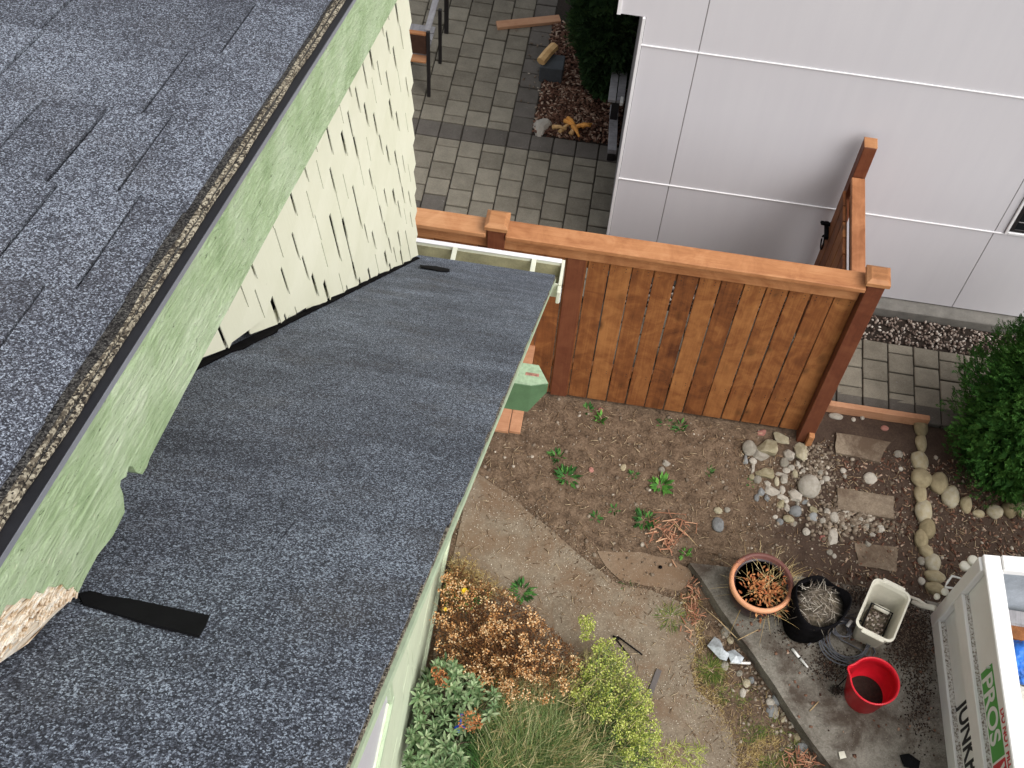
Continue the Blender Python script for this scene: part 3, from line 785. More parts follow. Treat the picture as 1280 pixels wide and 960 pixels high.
# torn black flashing along the foot of the cheek wall
P_ = []
yy = .95
Vt = []; 
while yy < 3.92:
    wv = .004 + .016 * noise.noise(Vector((yy * 5, 3, 0))) + (.012 if 1.7 < yy < 1.95 else 0)
    Vt.append((yy, max(.008, wv))); yy += .045
V = []; T = []
for i, (y, w_) in enumerate(Vt):
    V += [(XC - .01, y, zr(y, .012)), (XC + w_, y, zr(y, .004 + random.uniform(0, .006))), (XC - .01, y, zr(y, .004)), (XC + w_, y, zr(y, 0))]
    if i: a = 4 * (i - 1); b = 4 * i; T += [(a, b, b + 1, a + 1), (a + 1, b + 1, b + 3, a + 3)]
ob('wall_flashing', mk('wall_flashing', V, T, M['felt']), house)

# dormer roof: deck, shingles (exposure .233), layered rake edge
th_ = .0
droof = prism('dormer_roof', [(.2, zd(.2, .006)), (4.3, zd(4.3, .006)), (4.3, zd(4.3, -.035)), (.2, zd(.2, -.035))], 'x', -3.2, XB - .05, M['dormer_granule'], house)
a2 = math.atan(-SD); c2 = math.cos(a2); r2 = Euler((-a2, 0, 0))
DEX = .222
random.seed(21)
yb_list = [1.585 + (k - 3) * -.0 for k in range(0)]
yrows = [1.29 + DEX * k for k in range(-5, 7)]
cuts = {0: [-.653, -.753, -.853], 1: [-.706, -.954], -1: [-.615, -.73, -.82]}
for k in range(-5, 7):
    y1 = yrows[k + 5]          # lower butt of course k is at its +Y end: courses overlap downslope (+Y)
    xs_ = cuts.get(k)
    edge = XB - .028 + random.uniform(-.006, .005)
    xs_ = [edge] + (xs_ if xs_ else []) 
    while xs_[-1] > -1.9: xs_.append(xs_[-1] - random.choice((.1, .12, .25, .31)))
    for i in range(len(xs_) - 1):
        xa, xb = xs_[i] , xs_[i + 1]; w_ = xa - xb - random.choice((.004, .0065))
        L = DEX + .03; yc = y1 - L / 2 * c2
        me = shingle_me('shingle', w_, L, M['dormer_granule'], .008 + random.choice((0, .004)), .003)
        ob('shingle', me, droof, ((xa + xb) / 2, yc, zd(yc, .0145)), r2)
# layered rake edge: drip edge, two old shingle layers with ragged left borders
def strip(name, xa, xb, zo0, zo1, m, parent, wob=.003, step=.03, seed=0):
    V = []; T = []; y = .2; i = 0
    while y < 4.31:
        q = noise.noise(Vector((y * 7, seed, 0))) * wob + random.uniform(-wob, wob) * .3; q2 = noise.noise(Vector((y * 7, seed + 5, 0))) * wob
        for (x_, zz) in ((xa + q, zo0), (xa + q, zo1), (xb + q2, zo1), (xb + q2, zo0)): V.append((x_, y, zd(y, zz)))
        if i:
            a = 4 * (i - 1); b = 4 * i
            for e in range(4): T.append((a + e, a + (e + 1) % 4, b + (e + 1) % 4, b + e))
        i += 1; y += step
    T.append((0, 1, 2, 3)); T.append((4 * i - 1, 4 * i - 2, 4 * i - 3, 4 * i - 4))
    return ob(name, mk(name, V, T, m), parent)
strip('drip_edge', XB - .03, XB + .001, .001, .004, M['drip'], droof, 0, .3)
strip('drip_lip', XB + .0005, XB + .0022, -.008, .001, flat('grey_metal_lip', (.23, .24, .27), .4, var=.1), droof, 0, .3)
strip('edge_layer', XB - .048, XB - .0105, .0045, .0080, M['edge_granule'], droof, .003, .02, 3)
strip('edge_gap', XB - .048, XB - .0155, .0082, .0092, M['dirty_shadow_granule'], droof, .003, .015, 5)
strip('edge_layer', XB - .048, XB - .0172, .0094, .0135, M['edge_granule'], droof, .004, .02, 9)
strip('edge_gap', XB - .05, XB - .0225, .0137, .0155, M['dirty_shadow_granule'], droof, .006, .012, 14)  # dirty strip whose dark colour also stands in for the lifted shingles' shadow
# barge board: outline measured on its own face, with the notch and the rotten tail
def by(px): p = onX(*px, XB); return (p.y, p.z)
low = [(187.5, 572), (184, 583), (178, 593), (170, 590), (166, 583), (161, 583), (158, 596), (151, 600), (150, 607), (154, 618), (156, 640), (141, 670), (122, 694), (107, 722)]
jag = [(107, 722), (98, 741), (92, 733), (84, 737), (78, 729), (70, 734), (60, 733), (54, 742), (46, 738), (38, 749), (28, 747), (18, 756), (8, 756), (0, 772), (-30, 778), (-60, 800)]
tail = [(105, 733), (88, 755), (66, 776), (40, 805), (18, 820), (0, 833), (-30, 850), (-50, 858)]
barge_poly = [(4.45, zd(4.45)), (.3, zd(.3))]
green_pts = [by(p) for p in low] + [by(p) for p in jag[1:]]
far_low = (4.45, by((491, 6))[1] + SD * (4.45 - by((491, 6))[0]))
poly = [(4.45, zd(4.45)), far_low] + [by((333, 297)), by((247, 459))] + green_pts + [(.22, zd(.22))]
bo = prism('barge_board', poly, 'x', XB - .04, XB, M['green'], house)
tl = [by(p) for p in tail]
jg = [by(p) for p in jag]
poly2 = jg + [by((-80, 845))] + tl[::-1]
rotp = prism('rotten_end', poly2, 'x', XB - .045, XB - .004, M['rot'], bo)
# fibres standing out of the rotten end
VF = []
for i in range(90):
    t = random.random(); s_ = random.random()
    a = Vector((XB - .003, *jg[0])).lerp(Vector((XB - .003, *jg[-3])), t); b = Vector((XB - .003, *tl[0])).lerp(Vector((XB - .003, *tl[-2])), t)
    p = a.lerp(b, s_ * .9); d = Vector((0, -.025, .009)) * random.uniform(.5, 1.3)
    pa = p - d * .5; pb = p + d * .5 + Vector((random.uniform(0, .004), 0, 0)); VF.append(tube_vf([pa, p, pb], .0014, 4))
vv, ff = merge(VF); cc = Vector((XB, .45, 6.35))
ob('splinters', mk('splinters', [v - cc for v in vv], ff, M['rot']), bo, cc)
# inner void of the notch: dark brown box stands in for its shade
box('notch_shade', (XB - .06, .63, 6.325), (XB - .042, .77, 6.365), M['brown_slat'], bo, .002)

# black roofing strips lying on the main roof
def onR(x, y, off=.0):
    d = ray(x, y); t = (6.8554 + off - CAMH) / (d.z + 1.058 * d.y); return Vector((0, 0, CAMH)) + d * t
def roof_strip(pix, off, name, label, th=.004, m='black'):
    q = [onR(*p, off) for p in pix]; nrm = Vector((0, sa, ca)).normalized(); c = sum(q, Vector()) / len(q)
    V = [p - c for p in q] + [p - c - nrm * th for p in q]; n = len(q)
    Fc = [tuple(range(n)), tuple(range(2 * n - 1, n - 1, -1))] + [(i, i + n, (i + 1) % n + n, (i + 1) % n) for i in range(n)]
    return tag(ob(name, mk(name, V, Fc, M[m]), None, c), label, 'roofing strip')
roof_strip([(98, 742), (112, 738), (126, 741), (130, 744), (163, 748), (262, 769), (257, 781), (249, 794), (180, 777), (126, 760), (104, 754)], .006, 'roofing_strip', 'black rubber strip on the roof by the rotten barge board end', .003)
roof_strip([(525, 331), (545, 332.5), (562, 336), (562, 339), (548, 338), (526, 333.5)], .012, 'roofing_strip', 'short thin black strip on the roof close to the gutter', .004)
print('house done')
# ================================================================== WHITE BUILDING
YW = 6.259
wb = thing('building', 'white panelled building with thin joints beyond the cedar fence', 'building', (2, 7.5, 0))
box('wall_backing', (.135, YW + .014, .30), (5.2, 9.5, 2.40), M['panel_back'], wb, 0)
box('wall_backing', (-.02, YW + .016, 2.47), (5.2, 9.5, 6.5), M['panel_back'], wb, 0)
zs = [.335, .992, 2.232, 3.47, 4.7]
xs_ = [.128, .492, 2.812, 5.2]
for j in range(3):
    for i in range(3):
        z0_, z1_ = zs[j] + .005, zs[j + 1] - .005
        x0, x1 = xs_[i] + .003, xs_[i + 1] - .003
        if j == 0: z0_ = .30 if False else .10
        if i == 2 and j == 1:
            # panel cut round the window
            box('panel', (x0, YW, z0_), (2.875, YW + .012, z1_), M['panel'], wb, .001)
            box('panel', (4.2, YW, z0_), (x1, YW + .012, z1_), M['panel'], wb, .001)
            continue
        if i == 0 and j == 1: z1_ = zs[2] - .005
        if j == 2:
            if i == 0: prism('panel', [(x0, z0_), (x1, z0_), (x1, z1_), (-.03, z1_), (-.03, 2.452), (x0, 2.452)], 'y', YW, YW + .012, M['panel'], wb); continue
        box('panel', (x0, YW, z0_), (x1, YW + .012, z1_), M['panel'], wb, .001)
box('panel', (.131, YW, .085), (.489, YW + .012, .096), M['panel'], wb, .0)
for z_ in zs[1:4]:
    box('flashing', (.128 if z_ < 2.3 else -.03, YW - .009, z_ - .0035), (5.2, YW + .002, z_ + .0035), M['white_trim'], wb, .001)
for x_ in xs_[1:3]: box('joint', (x_ - .0028, YW + .004, .1), (x_ + .0028, YW + .0135, 4.7), M['seam'], wb, 0)
box('corner_trim', (.108, YW - .012, .09), (.128, YW + .09, 2.449), M['white_trim'], wb, .002)
box('corner_trim', (-.055, YW - .014, 2.452), (-.03, YW + .09, 4.7), M['white_trim'], wb, .002)
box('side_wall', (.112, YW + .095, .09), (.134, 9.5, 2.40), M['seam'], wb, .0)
box('soffit', (-.05, YW + .02, 2.452), (.13, 9.5, 2.468), M['panel'], wb, 0)
box('footing', (.13, 6.155, -.05), (5.2, 6.4, .085), M['footing'], wb, .006)
# window at the right edge
wi = box('window', (2.878, YW + .002, 1.0), (4.2, YW + .011, 2.22), M['glass'], wb, 0)
box('frame', (2.878, YW - .015, 1.0), (2.898, YW + .001, 2.22), M['white_trim'], wi, .003)
box('frame', (2.899, YW - .015, 1.0), (4.2, YW + .001, 1.02), M['white_trim'], wi, .003)
box('sash', (2.899, YW - .006, 1.021), (2.93, YW + .001, 2.2), M['steel_dark'], wi, .002)
box('sash', (2.931, YW - .006, 1.021), (4.2, YW + .001, 1.05), M['steel_dark'], wi, .002)
for k in range(3): box('louvre', (2.935, YW - .002, 1.12 + k * .2), (4.2, YW + .001, 1.127 + k * .2), M['seam'], wi, .001)

# ================================================================== FENCE
YF = 4.964
fence = thing('fence', 'reddish brown cedar board fence with flat top rail, between house and white wall', 'fence', (.4, YF, 0))
random.seed(3)
BW = .1395
gap_x = 1.678            # board edges counted back from the corner post
bx = 1.674; i = 0
while bx > -1.75:
    w_ = BW
    c = bx - w_ / 2
    if -.05 > c > -.13 or -.53 > c > -.67:   # behind posts
        pass
    me = box_me('board', w_ - random.uniform(.005, .011), .019, 1.60, M['cedar'], .002, .0012)
    ob('board', me, fence, (c, YF + .012, .045 + .80), Euler((0, random.uniform(-.002, .002), 0)))
    bx -= w_; i += 1
box('trim_board', (-1.9, YF - .018, 1.62), (1.665, YF + .002, 1.765), M['cedar_x'], fence, .003)
top = box('top_rail', (-.52, YF - .075, 1.768), (1.672, YF + .06, 1.806), M['cedar_x'], fence, .005)
box('top_rail', (-1.9, YF - .075, 1.766), (-.64, YF + .06, 1.804), M['cedar_x'], fence, .005)
box('back_rail', (-1.9, YF + .024, .35), (1.66, YF + .062, .44), M['cedar_x'], fence, .003)
box('back_rail', (-1.9, YF + .024, 1.5), (1.66, YF + .062, 1.6), M['cedar_x'], fence, .003)
def post(x, y, ztop, cap=True, s=.105):
    p = box('post', (x - s / 2, y - s / 2, -.1), (x + s / 2, y + s / 2, ztop), M['cedar_post'], fence, .004)
    if cap:
        bm = bmesh.new(); h = .072
        vs = [bm.verts.new((sx * h, sy * h, z_)) for z_ in (0, .03) for sx, sy in ((-1, -1), (1, -1), (1, 1), (-1, 1))]
        vt = [bm.verts.new((sx * .047, sy * .047, .048)) for sx, sy in ((-1, -1), (1, -1), (1, 1), (-1, 1))]
        bm.faces.new(vs[:4][::-1]); bm.faces.new(vt)
        for a, b in ((vs[:4], vs[4:]), (vs[4:], vt)):
            for q in range(4): bm.faces.new((a[q], a[(q + 1) % 4], b[(q + 1) % 4], b[q]))
        bmesh.ops.recalc_face_normals(bm, faces=bm.faces); bevel(bm, .002)
        ob('cap', bm_me('cap', bm, M['cedar_cap']), p, (x, y, ztop + .001))
    return p
VN = []
for _i in range(24):
    for _z in (.395, .42, 1.54, 1.57):
        for _q in (.035, .105): VN.append(tube_vf([(1.674 - BW * _i - _q, YF + .0035, _z), (1.674 - BW * _i - _q, YF + .0012, _z + .0002)], .0032, 6))
_v, _t = merge(VN); ob('nails', mk('nails', _v, _t, M['steel_dark']), fence, (0, 0, 0))
post(1.727, YF - .01, 1.845); post(-.578, YF - .01, 1.845)
box('board', (-.127, YF - .004, .03), (-.012, YF + .0018, 1.618), M['cedar_post'], fence, .002)
box('foot_block', (1.735, YF - .10, -.02), (1.775, YF - .06, .14), M['cedar_x'], fence, .003)

# gate between the fence corner and the white wall
gate = thing('gate', 'narrow cedar gate with a black latch standing open between fence corner and white wall', 'gate', (1.7, 5.6, 0))
pt = onX(1083, 195, 1.72)
box('post', (1.672, pt.y - .045, 0), (1.758, pt.y + .045, 1.77), M['cedar_post'], gate, .004)
box('post_top', (1.671, pt.y - .046, 1.7715), (1.759, pt.y + .046, 1.778), M['cedar_cap'], gate, .003)
box('top_rail', (1.665, YF + .07, 1.46), (1.755, pt.y - .058, 1.50), M['cedar_y'], gate, .004)
box('side_rail', (1.70, YF + .07, 1.30), (1.735, pt.y - .058, 1.455), M['cedar_y'], gate, .003)
y = YF + .10; k = 0
while y < pt.y - .16:
    box('board', (1.628, y, .06), (1.648, y + .132, 1.42 - .0 * k), M['cedar'], gate, .003); y += .14; k += 1
for zz in (.35, 1.2): box('cross_rail', (1.652, YF + .09, zz), (1.69, pt.y - .07, zz + .09), M['cedar_y'], gate, .003)
# latch near the far end
ly = pt.y - .16
la = box('latch', (1.60, ly - .06, 1.02), (1.626, ly + .09, 1.05), M['black'], gate, .002)
beam('latch_bar', (1.56, ly + .02, 1.10), (1.66, ly + .05, 1.06), .03, .02, M['black'], la)
tube('latch_ring', [(1.60 + .0, ly - .05 + .05 * math.cos(a), .98 + .05 * math.sin(a)) for a in np.linspace(0, 6.0, 14)], .006, M['black'], la, 6)

# ================================================================== PATIO FURNITURE AND SCRAP
pc = onY(540, 25, 7.77)
ch = thing('chair', 'dark metal garden chair with brown slats on the patio, half hidden by the house', 'chair', (-1.75, 7.97, .03))
XL, XRt = -2.0, -1.553
for (x, y, h) in ((XRt, 7.77, .74), (XL, 7.77, .74), (XRt + .02, 8.19, .62), (XL, 8.19, .62)):
    box('leg', (x - .014, y - .014, .03), (x + .014, y + .014, h), M['steel_dark'], ch, .003)
zt = .70
bk = box('backrest', (XL + .016, 7.758, .50), (XRt - .016, 7.782, .70), M['brown_slat'], ch, .004)
box('rail', (XL + .016, 7.752, .702), (XRt - .016, 7.788, .722), M['cedar_x'], bk, .003)
for k in range(5): box('seat_slat', (XL + .016, 7.74 + k * .09, .42), (XRt - .016, 7.82 + k * .09, .438), M['grey_wood'] if k else M['cedar_x'], ch, .003)
box('armrest', (XRt - .03, 7.77, .742), (XRt + .02, 8.2, .76), M['grey_wood'], ch, .003)
box('armrest', (XL - .02, 7.77, .742), (XL + .03, 8.2, .76), M['grey_wood'], ch, .003)
tb = thing('table', 'dark metal patio table, only its legs showing at the top of the photo', 'table', (-1.2, 9.2, .03))
for px in ((553, 60), (617, 2)):
    q = G(*px, .03); box('leg', (q.x - .018, q.y + .2 - .018, .03), (q.x + .018, q.y + .2 + .018, .72), M['steel_dark'], tb, .003)
q0 = G(553, 60, .03); q1 = G(617, 2, .03)
box('tabletop', (q0.x - .1, q0.y + .45, .72), (q1.x + .3, q0.y + 1.2, .745), M['steel_dark'], tb, .004)

def single(o, label, cat, group=None): return tag(o, label, cat, group)
a, b = G(621, 32, .05), G(700, 24, .05)
single(beam('plank', a, b, .09, .035, M['timber_orange'], bev=.004), 'reddish lumber offcut lying across the patio pavers beside the dark conifer', 'plank')
bpos = G(690, 84, .14)
single(box('concrete_block', (bpos.x - .10, bpos.y - .08, .03), (bpos.x + .10, bpos.y + .10, .20), M['block'], b=.006), 'dark grey block at the edge of the mulch bed, under a yellow log', 'block')
a, b = G(676, 77, .235), G(693, 58, .25)
V, T = tube_vf([a, a.lerp(b, .5) + Vector((0, 0, .01)), b], .042, 7)
cc = (a + b) / 2; lg = single(ob('log', mk('log', [v - cc for v in V], T, M['raw_wood']), None, cc), 'split yellow log lying on the dark grey block', 'log')
# pile of orange split wood
random.seed(8)
pile = [((699, 166), (716, 153)), ((706, 151), (722, 163)), ((710, 148), (719, 158)), ((713, 168), (724, 155)), ((718, 160), (740, 155)), ((716, 158), (724, 171)), ((691, 159), (708, 162)), ((728, 158), (738, 158))]
for i, (p, q) in enumerate(pile):
    z_ = .05 + .012 * i; a, b = G(*p, z_), G(*q, z_ + .01); mid = (a + b) / 2 + Vector((0, 0, .02))
    lab_ = ['lower left pale stick of the orange heap on the mulch', 'steep orange stick at the top left of the heap on the mulch', 'orange stick crossing the top of the heap on the mulch', 'orange stick pointing down from the middle of the heap', 'long orange stick reaching right from the heap on the mulch', 'orange stick sloping down to the right under the heap', 'pale stick lying flat at the left end of the heap', 'short orange stick on the right arm of the heap'][i]
    single(tube('wood_splint', [a, mid, b], .022, M['orange_wood'] if i % 3 else M['raw_wood'], n=6, r1=.009), lab_, 'stick', 'orange split sticks heaped on the mulch')

# weathered planks against the white building
for (px, z_, w_, L, lab) in ((((783, 24), (770, 127)), .40, .0, 0, 'longer weathered grey plank beside the corner of the white building'), (((768, 133), (765, 190)), .16, .0, 0, 'shorter low weathered plank, nearest the photo centre, at the foot of the white building')):
    a = G(*px[0], z_); b = G(*px[1], z_)
    t = thing('bench' if z_ > .3 else 'timber', 'weathered grey plank bench against the side of the white building' if z_ > .3 else 'shorter low weathered timber at the near end of the grey bench', 'bench' if z_ > .3 else 'timber', (a + b) / 2)
    d = (b - a).normalized(); n_ = Vector((-d.y, d.x, 0)); wd = .05 if z_ > .3 else .055
    if z_ > .3:
        for s_ in (-1, 1): beam('slat', a + n_ * s_ * .035, b + n_ * s_ * .035, .062, .035, M['grey_wood'], t)
        for f_ in (.04, .5, .96):
            m_ = a.lerp(b, f_); box('leg', (m_.x - .03, m_.y - .03, .03), (m_.x + .03, m_.y + .03, z_ - .02), M['steel_dark'], t, .003)
    else:
        beam('board', a, b, .07, .05, M['grey_wood'], t)
        for f_ in (.1, .9):
            m_ = a.lerp(b, f_); box('foot', (m_.x - .03, m_.y - .03, .02), (m_.x + .03, m_.y + .03, z_ - .026), M['steel_dark'], t, .003)
q = G(777, 128, .46)
single(box('wall_tap', (q.x - .012, q.y - .02, .44), (q.x + .012, q.y + .05, .48), M['pen_white'], b=.003), 'small white bracket between the grey bench and the building corner', 'bracket')

# ================================================================== PLANTS
def leaf_me(name, P, D, L, W, m, fold=.25, N=None):
    """many small folded leaves: positions P, directions D, lengths L, widths W"""
    P = np.asarray(P, float); D = np.asarray(D, float); n = len(P)
    D = D / (np.linalg.norm(D, axis=1, keepdims=True) + 1e-9)
    up = rng.normal(0, 1, (n, 3)) * .6 + np.array([0, 0, 1.]) if N is None else np.asarray(N, float)
    S = np.cross(D, up); S /= (np.linalg.norm(S, axis=1, keepdims=True) + 1e-9); U = np.cross(S, D)
    L = np.broadcast_to(L, n)[:, None]; W = np.broadcast_to(W, n)[:, None]
    V = np.stack([P, P + D * L * .5 + S * W / 2 + U * W * fold, P + D * L, P + D * L * .5 - S * W / 2 + U * W * fold], 1)
    T = np.array([[0, 1, 2], [0, 2, 3]])[None] + (np.arange(n) * 4)[:, None, None]
    return mknp(name, V.reshape(-1, 3), T.reshape(-1, 3), m)
def unit(v): return v / (np.linalg.norm(v, axis=1, keepdims=True) + 1e-9)
def blade_me(name, P, D, L, W, m, droop=.35, seg=3, out=None):
    """grass blades: curved tapering strips"""
    P = np.asarray(P, float); D = unit(np.asarray(D, float)); n = len(P)
    L = np.broadcast_to(L, n)[:, None]; W = np.broadcast_to(W, n)[:, None]
    S = np.cross(D, np.array([0, 0, 1.]) + rng.normal(0, .3, (n, 3))); S = unit(S)
    rows = []
    for k in range(seg + 1):
        t = k / seg; c = P + D * L * t + np.array([0, 0, -1.]) * (L * droop * t * t); w_ = W * (1 - t * .9)
        rows += [c + S * w_ / 2, c - S * w_ / 2]
    V = np.stack(rows, 1); T = []
    for k in range(seg): T.append([2 * k, 2 * k + 1, 2 * k + 3, 2 * k + 2])
    T = np.array(T)[None] + (np.arange(n) * (2 * (seg + 1)))[:, None, None]
    return mknp(name, V.reshape(-1, 3), T.reshape(-1, 4), m)
def conifer(base, axis_top, prof, m, label, nsp=9000, L=.045, seed=1, cat='shrub', core=True):
    """prof(t)->radius along the axis; sprays point outward and upward"""
    rg = np.random.default_rng(seed)
    base = np.array(base, float); top = np.array(axis_top, float); ax = top - base; H = np.linalg.norm(ax)
    t = thing('conifer_shrub', label, cat, base)
    tube('trunk', [Vector(base - [0, 0, .05]), Vector(base + ax * .4), Vector(base + ax * .85)], .035, M['bark'], t, r1=.01, origin=base)
    tt = rg.uniform(.0, 1, nsp) ** .8; ph = rg.uniform(0, 2 * math.pi, nsp)
    # billows: lumps in the outline
    lump = np.array([noise.noise(Vector((math.cos(p) * 2.2, math.sin(p) * 2.2, q * H * 5.5 + seed))) for p, q in zip(ph, tt)])
    lump2 = np.array([noise.noise(Vector((math.cos(p) * 6, math.sin(p) * 6, q * H * 15 + seed))) for p, q in zip(ph, tt)])
    r = np.array([prof(q) for q in tt]) * (1 + .27 * lump + .24 * lump2) * (1 - .45 * rg.random(nsp) ** 3.0)
    rad = np.c_[np.cos(ph), np.sin(ph), np.zeros(nsp)]
    P0 = base + ax * tt[:, None] + rad * r[:, None]
    D0 = unit(rad * 1.0 + np.array([0, 0, .75]) + rg.normal(0, .35, (nsp, 3)))
    k = 6; PP = []; DD = []; NN = []
    nrm = unit(rg.normal(0, 1, (nsp, 3)) + rad * .4)
    side = unit(np.cross(D0, nrm))
    for j in range(k):
        f = j / (k - 1); sg = (-1) ** j
        PP.append(P0 + D0 * L * f * .8); DD.append(D0 + side * sg * (.75 - .45 * f)); NN.append(nrm)
    PP = np.concatenate(PP); DD = np.concatenate(DD); NN = np.concatenate(NN)
    LL = rg.uniform(.5, 1, len(PP)) * L * .62
    me = leaf_me('foliage', PP - base, DD, LL, LL * .38, m, .1, NN)
    ob('foliage', me, t, base)
    if core:      # inner twigs, dark and dense
        nc = nsp // 2; tq = rg.uniform(.02, .95, nc); pq = rg.uniform(0, 2 * math.pi, nc); rq = np.array([prof(q) for q in tq]) * rg.uniform(.3, .8, nc)
        rd = np.c_[np.cos(pq), np.sin(pq), np.zeros(nc)]; Pq = base + ax * tq[:, None] + rd * rq[:, None]
        ob('inner_foliage', leaf_me('inner_foliage', Pq - base, rd + rg.normal(0, .6, (nc, 3)), L * 2.2, L * 1.1, m, .1), t, base)
    return t
# green globe conifer at the right edge
b0 = G(1264, 574, 0)
conifer((b0.x, b0.y, 0), (b0.x + .02, b0.y + .05, 1.6), lambda t: .56 * (math.sin(math.pi * min(1, (t * .82 + .16))) ** .6) * (1.06 - .25 * t), M['thuja'], 'bright green rounded conifer shrub beside the row of tan stones', 15000, .042, 2)
# dark conifer by the patio
b1 = G(756, 118, 0)
conifer((b1.x, b1.y + .05, .02), (b1.x - .07, b1.y + .10, 2.1), lambda t: (.13 + .20 * min(1, t / .35)) * (1 if t < .75 else max(.1, 1 - (t - .75) * 2.6)), M['thuja_dark'], 'very dark green conifer growing in the mulch beside the white building', 11000, .055, 4)

def tuft(px, r, h, n, m, name, label, cat='weed', flatness=.5, W=.006, group=None, blades=True, z=None, seed=0, inner=0):
    q = G(*px, 0); zz = gh(q.x, q.y) if z is None else z
    if sdist(q.x, q.y, path_poly) < 0: zz = .012
    rg = np.random.default_rng(int(px[0] * 7 + px[1]))
    ph = rg.uniform(0, 2 * math.pi, n); rad = np.c_[np.cos(ph), np.sin(ph), np.zeros(n)]
    P = rad * (rg.uniform(0, 1, n) ** .6 * r * .55)[:, None]
    D = rad * flatness + np.array([0, 0, 1.]) * (1 - flatness) + rg.normal(0, .22, (n, 3)); D[:, 2] = np.abs(D[:, 2])
    L = rg.uniform(.5, 1, n) * h
    me = blade_me(name, P, D, L, W, m, .4) if blades else leaf_me(name, P, D, L, L * .34, m, .12)
    o = ob(name, me, None, (q.x, q.y, zz)); return tag(o, label, cat, group)
# broad-leaved weeds in the soil
tuft((826, 607), .07, .085, 46, M['weed_bright'], 'weed', 'bright green rosette weed in the middle of the bare soil', flatness=.7, blades=False)
tuft((805, 650), .075, .08, 60, M['weed'], 'weed', 'dense dark green weed beside the reddish pine needles', flatness=.7, blades=False)
tuft((708, 597), .075, .09, 40, M['weed'], 'weed', 'larger green weed near the cedar boards, lower half of a pair', flatness=.7, blades=False)
tuft((697, 571), .05, .07, 24, M['weed'], 'weed', 'small green weed just above the larger one near the cedar boards', flatness=.6, blades=False)
tuft((751, 524), .05, .07, 26, M['weed_bright'], 'weed', 'upright green weed close to the foot of the fence', flatness=.5, blades=False)
tuft((735, 512), .06, .05, 26, M['weed'], 'weed', 'flat dark weed against the fence boards, left of the upright one', flatness=.8, blades=False)
tuft((850, 533), .06, .06, 26, M['weed'], 'weed', 'green weed at the foot of the fence under its right half', flatness=.6, blades=False)
tuft((829, 527), .06, .05, 18, M['weed'], 'weed', 'thin weed at the foot of the fence, left of the fence middle weed', flatness=.8, blades=False)
tuft((792, 594), .04, .04, 18, M['weed'], 'weed', 'tiny weed left of the bright green rosette', flatness=.8, blades=False)
tuft((745, 648), .04, .05, 20, M['weed'], 'weed', 'small dark weed near the edge of the concrete path', flatness=.8, blades=False)
tuft((768, 638), .035, .045, 14, M['weed'], 'weed', 'tiny weed between the path edge and the dense dark weed', flatness=.7, blades=False)
tuft((856, 692), .04, .055, 20, M['weed_bright'], 'weed', 'small bright weed at the far corner of the grey slab', flatness=.6, blades=False)
tuft((785, 731), .07, .04, 26, M['weed'], 'weed', 'sprawling weed growing in the crack between the two concrete slabs', flatness=.9, blades=False)
tuft((652, 741), .10, .07, 60, M['weed'], 'weed', 'green clump of weed on the path beside the dried plants', flatness=.8, blades=False)
tuft((886, 590), .05, .04, 18, M['weed'], 'weed', 'faint weed in the soil left of the rubble heap', flatness=.8, blades=False)
tuft((938, 603), .05, .03, 16, M['weed'], 'weed', 'low weed at the left edge of the rubble heap', flatness=.8, blades=False)
# grasses
tuft((888, 836), .13, .10, 420, M['grass'], 'grass_tuft', 'thick round green grass tuft beside the torn plastic scrap', 'grass', .7, .004)
tuft((838, 772), .16, .08, 240, M['grass'], 'grass_tuft', 'sparse green and brown grass tuft in the middle of the path', 'grass', .8, .004)
tuft((862, 752), .10, .06, 90, M['grass_dry'], 'grass_tuft', 'dry grass beside the reddish splinters', 'grass', .9, .004)
P = []
rg = np.random.default_rng(5)
for _ in range(2600):
    t = rg.random(); q = G(890 + 95 * t + rg.normal(0, 16), 868 + 105 * t + rg.normal(0, 16), 0); P.append((q.x, q.y, .0))
P = np.array(P); D = rg.normal(0, .8, P.shape); D[:, 2] = np.abs(D[:, 2]) * .35 + .15
gsel = np.array([noise.noise(Vector((p[0] * 5, p[1] * 5, 1))) for p in P]) > .12
P = P[[sdist(p[0], p[1], slab_poly) > .02 for p in P]]; gsel = gsel[:len(P)]; D = D[:len(P)]
gsel = np.array([noise.noise(Vector((p[0] * 6, p[1] * 6, 1))) + (p[0] - 1.4) * .5 > .08 for p in P])
stuff('grass', blade_me('grass', P[gsel], D[gsel], .055, .004, M['grass'], .3), 'short green grass along the path edge at the bottom of the photo', 'grass')
stuff('dry_grass', blade_me('dry_grass', P[~gsel], D[~gsel], .06, .004, M['grass_dry'], .4), 'flattened straw coloured dry grass between the path and the slab rubble', 'dry grass')
P = []
for _ in range(420):
    q = G(rg.uniform(820, 880), rg.uniform(930, 975), 0); P.append((q.x, q.y, .012))
P = np.array(P); D = rg.normal(0, .8, P.shape); D[:, 2] = np.abs(D[:, 2]) * .4 + .1
stuff('yellow_grass', blade_me('yellow_grass', P, D, .06, .004, M['euph'], .4), 'yellowish grass at the bottom edge on the path', 'grass')

# --- bed beside the house wall
def px_bed(poly, n, zlo, zhi, seed):
    rg = np.random.default_rng(seed); xs_ = [p[0] for p in poly]; ys_ = [p[1] for p in poly]; out = []
    while len(out) < n:
        x, y = rg.uniform(min(xs_), max(xs_)), rg.uniform(min(ys_), max(ys_))
        if inpoly(x, y, poly):
            z_ = rg.uniform(zlo, zhi); q = G(x, y, z_)
            if q.x > -.6: out.append(tuple(q))
    return np.array(out)
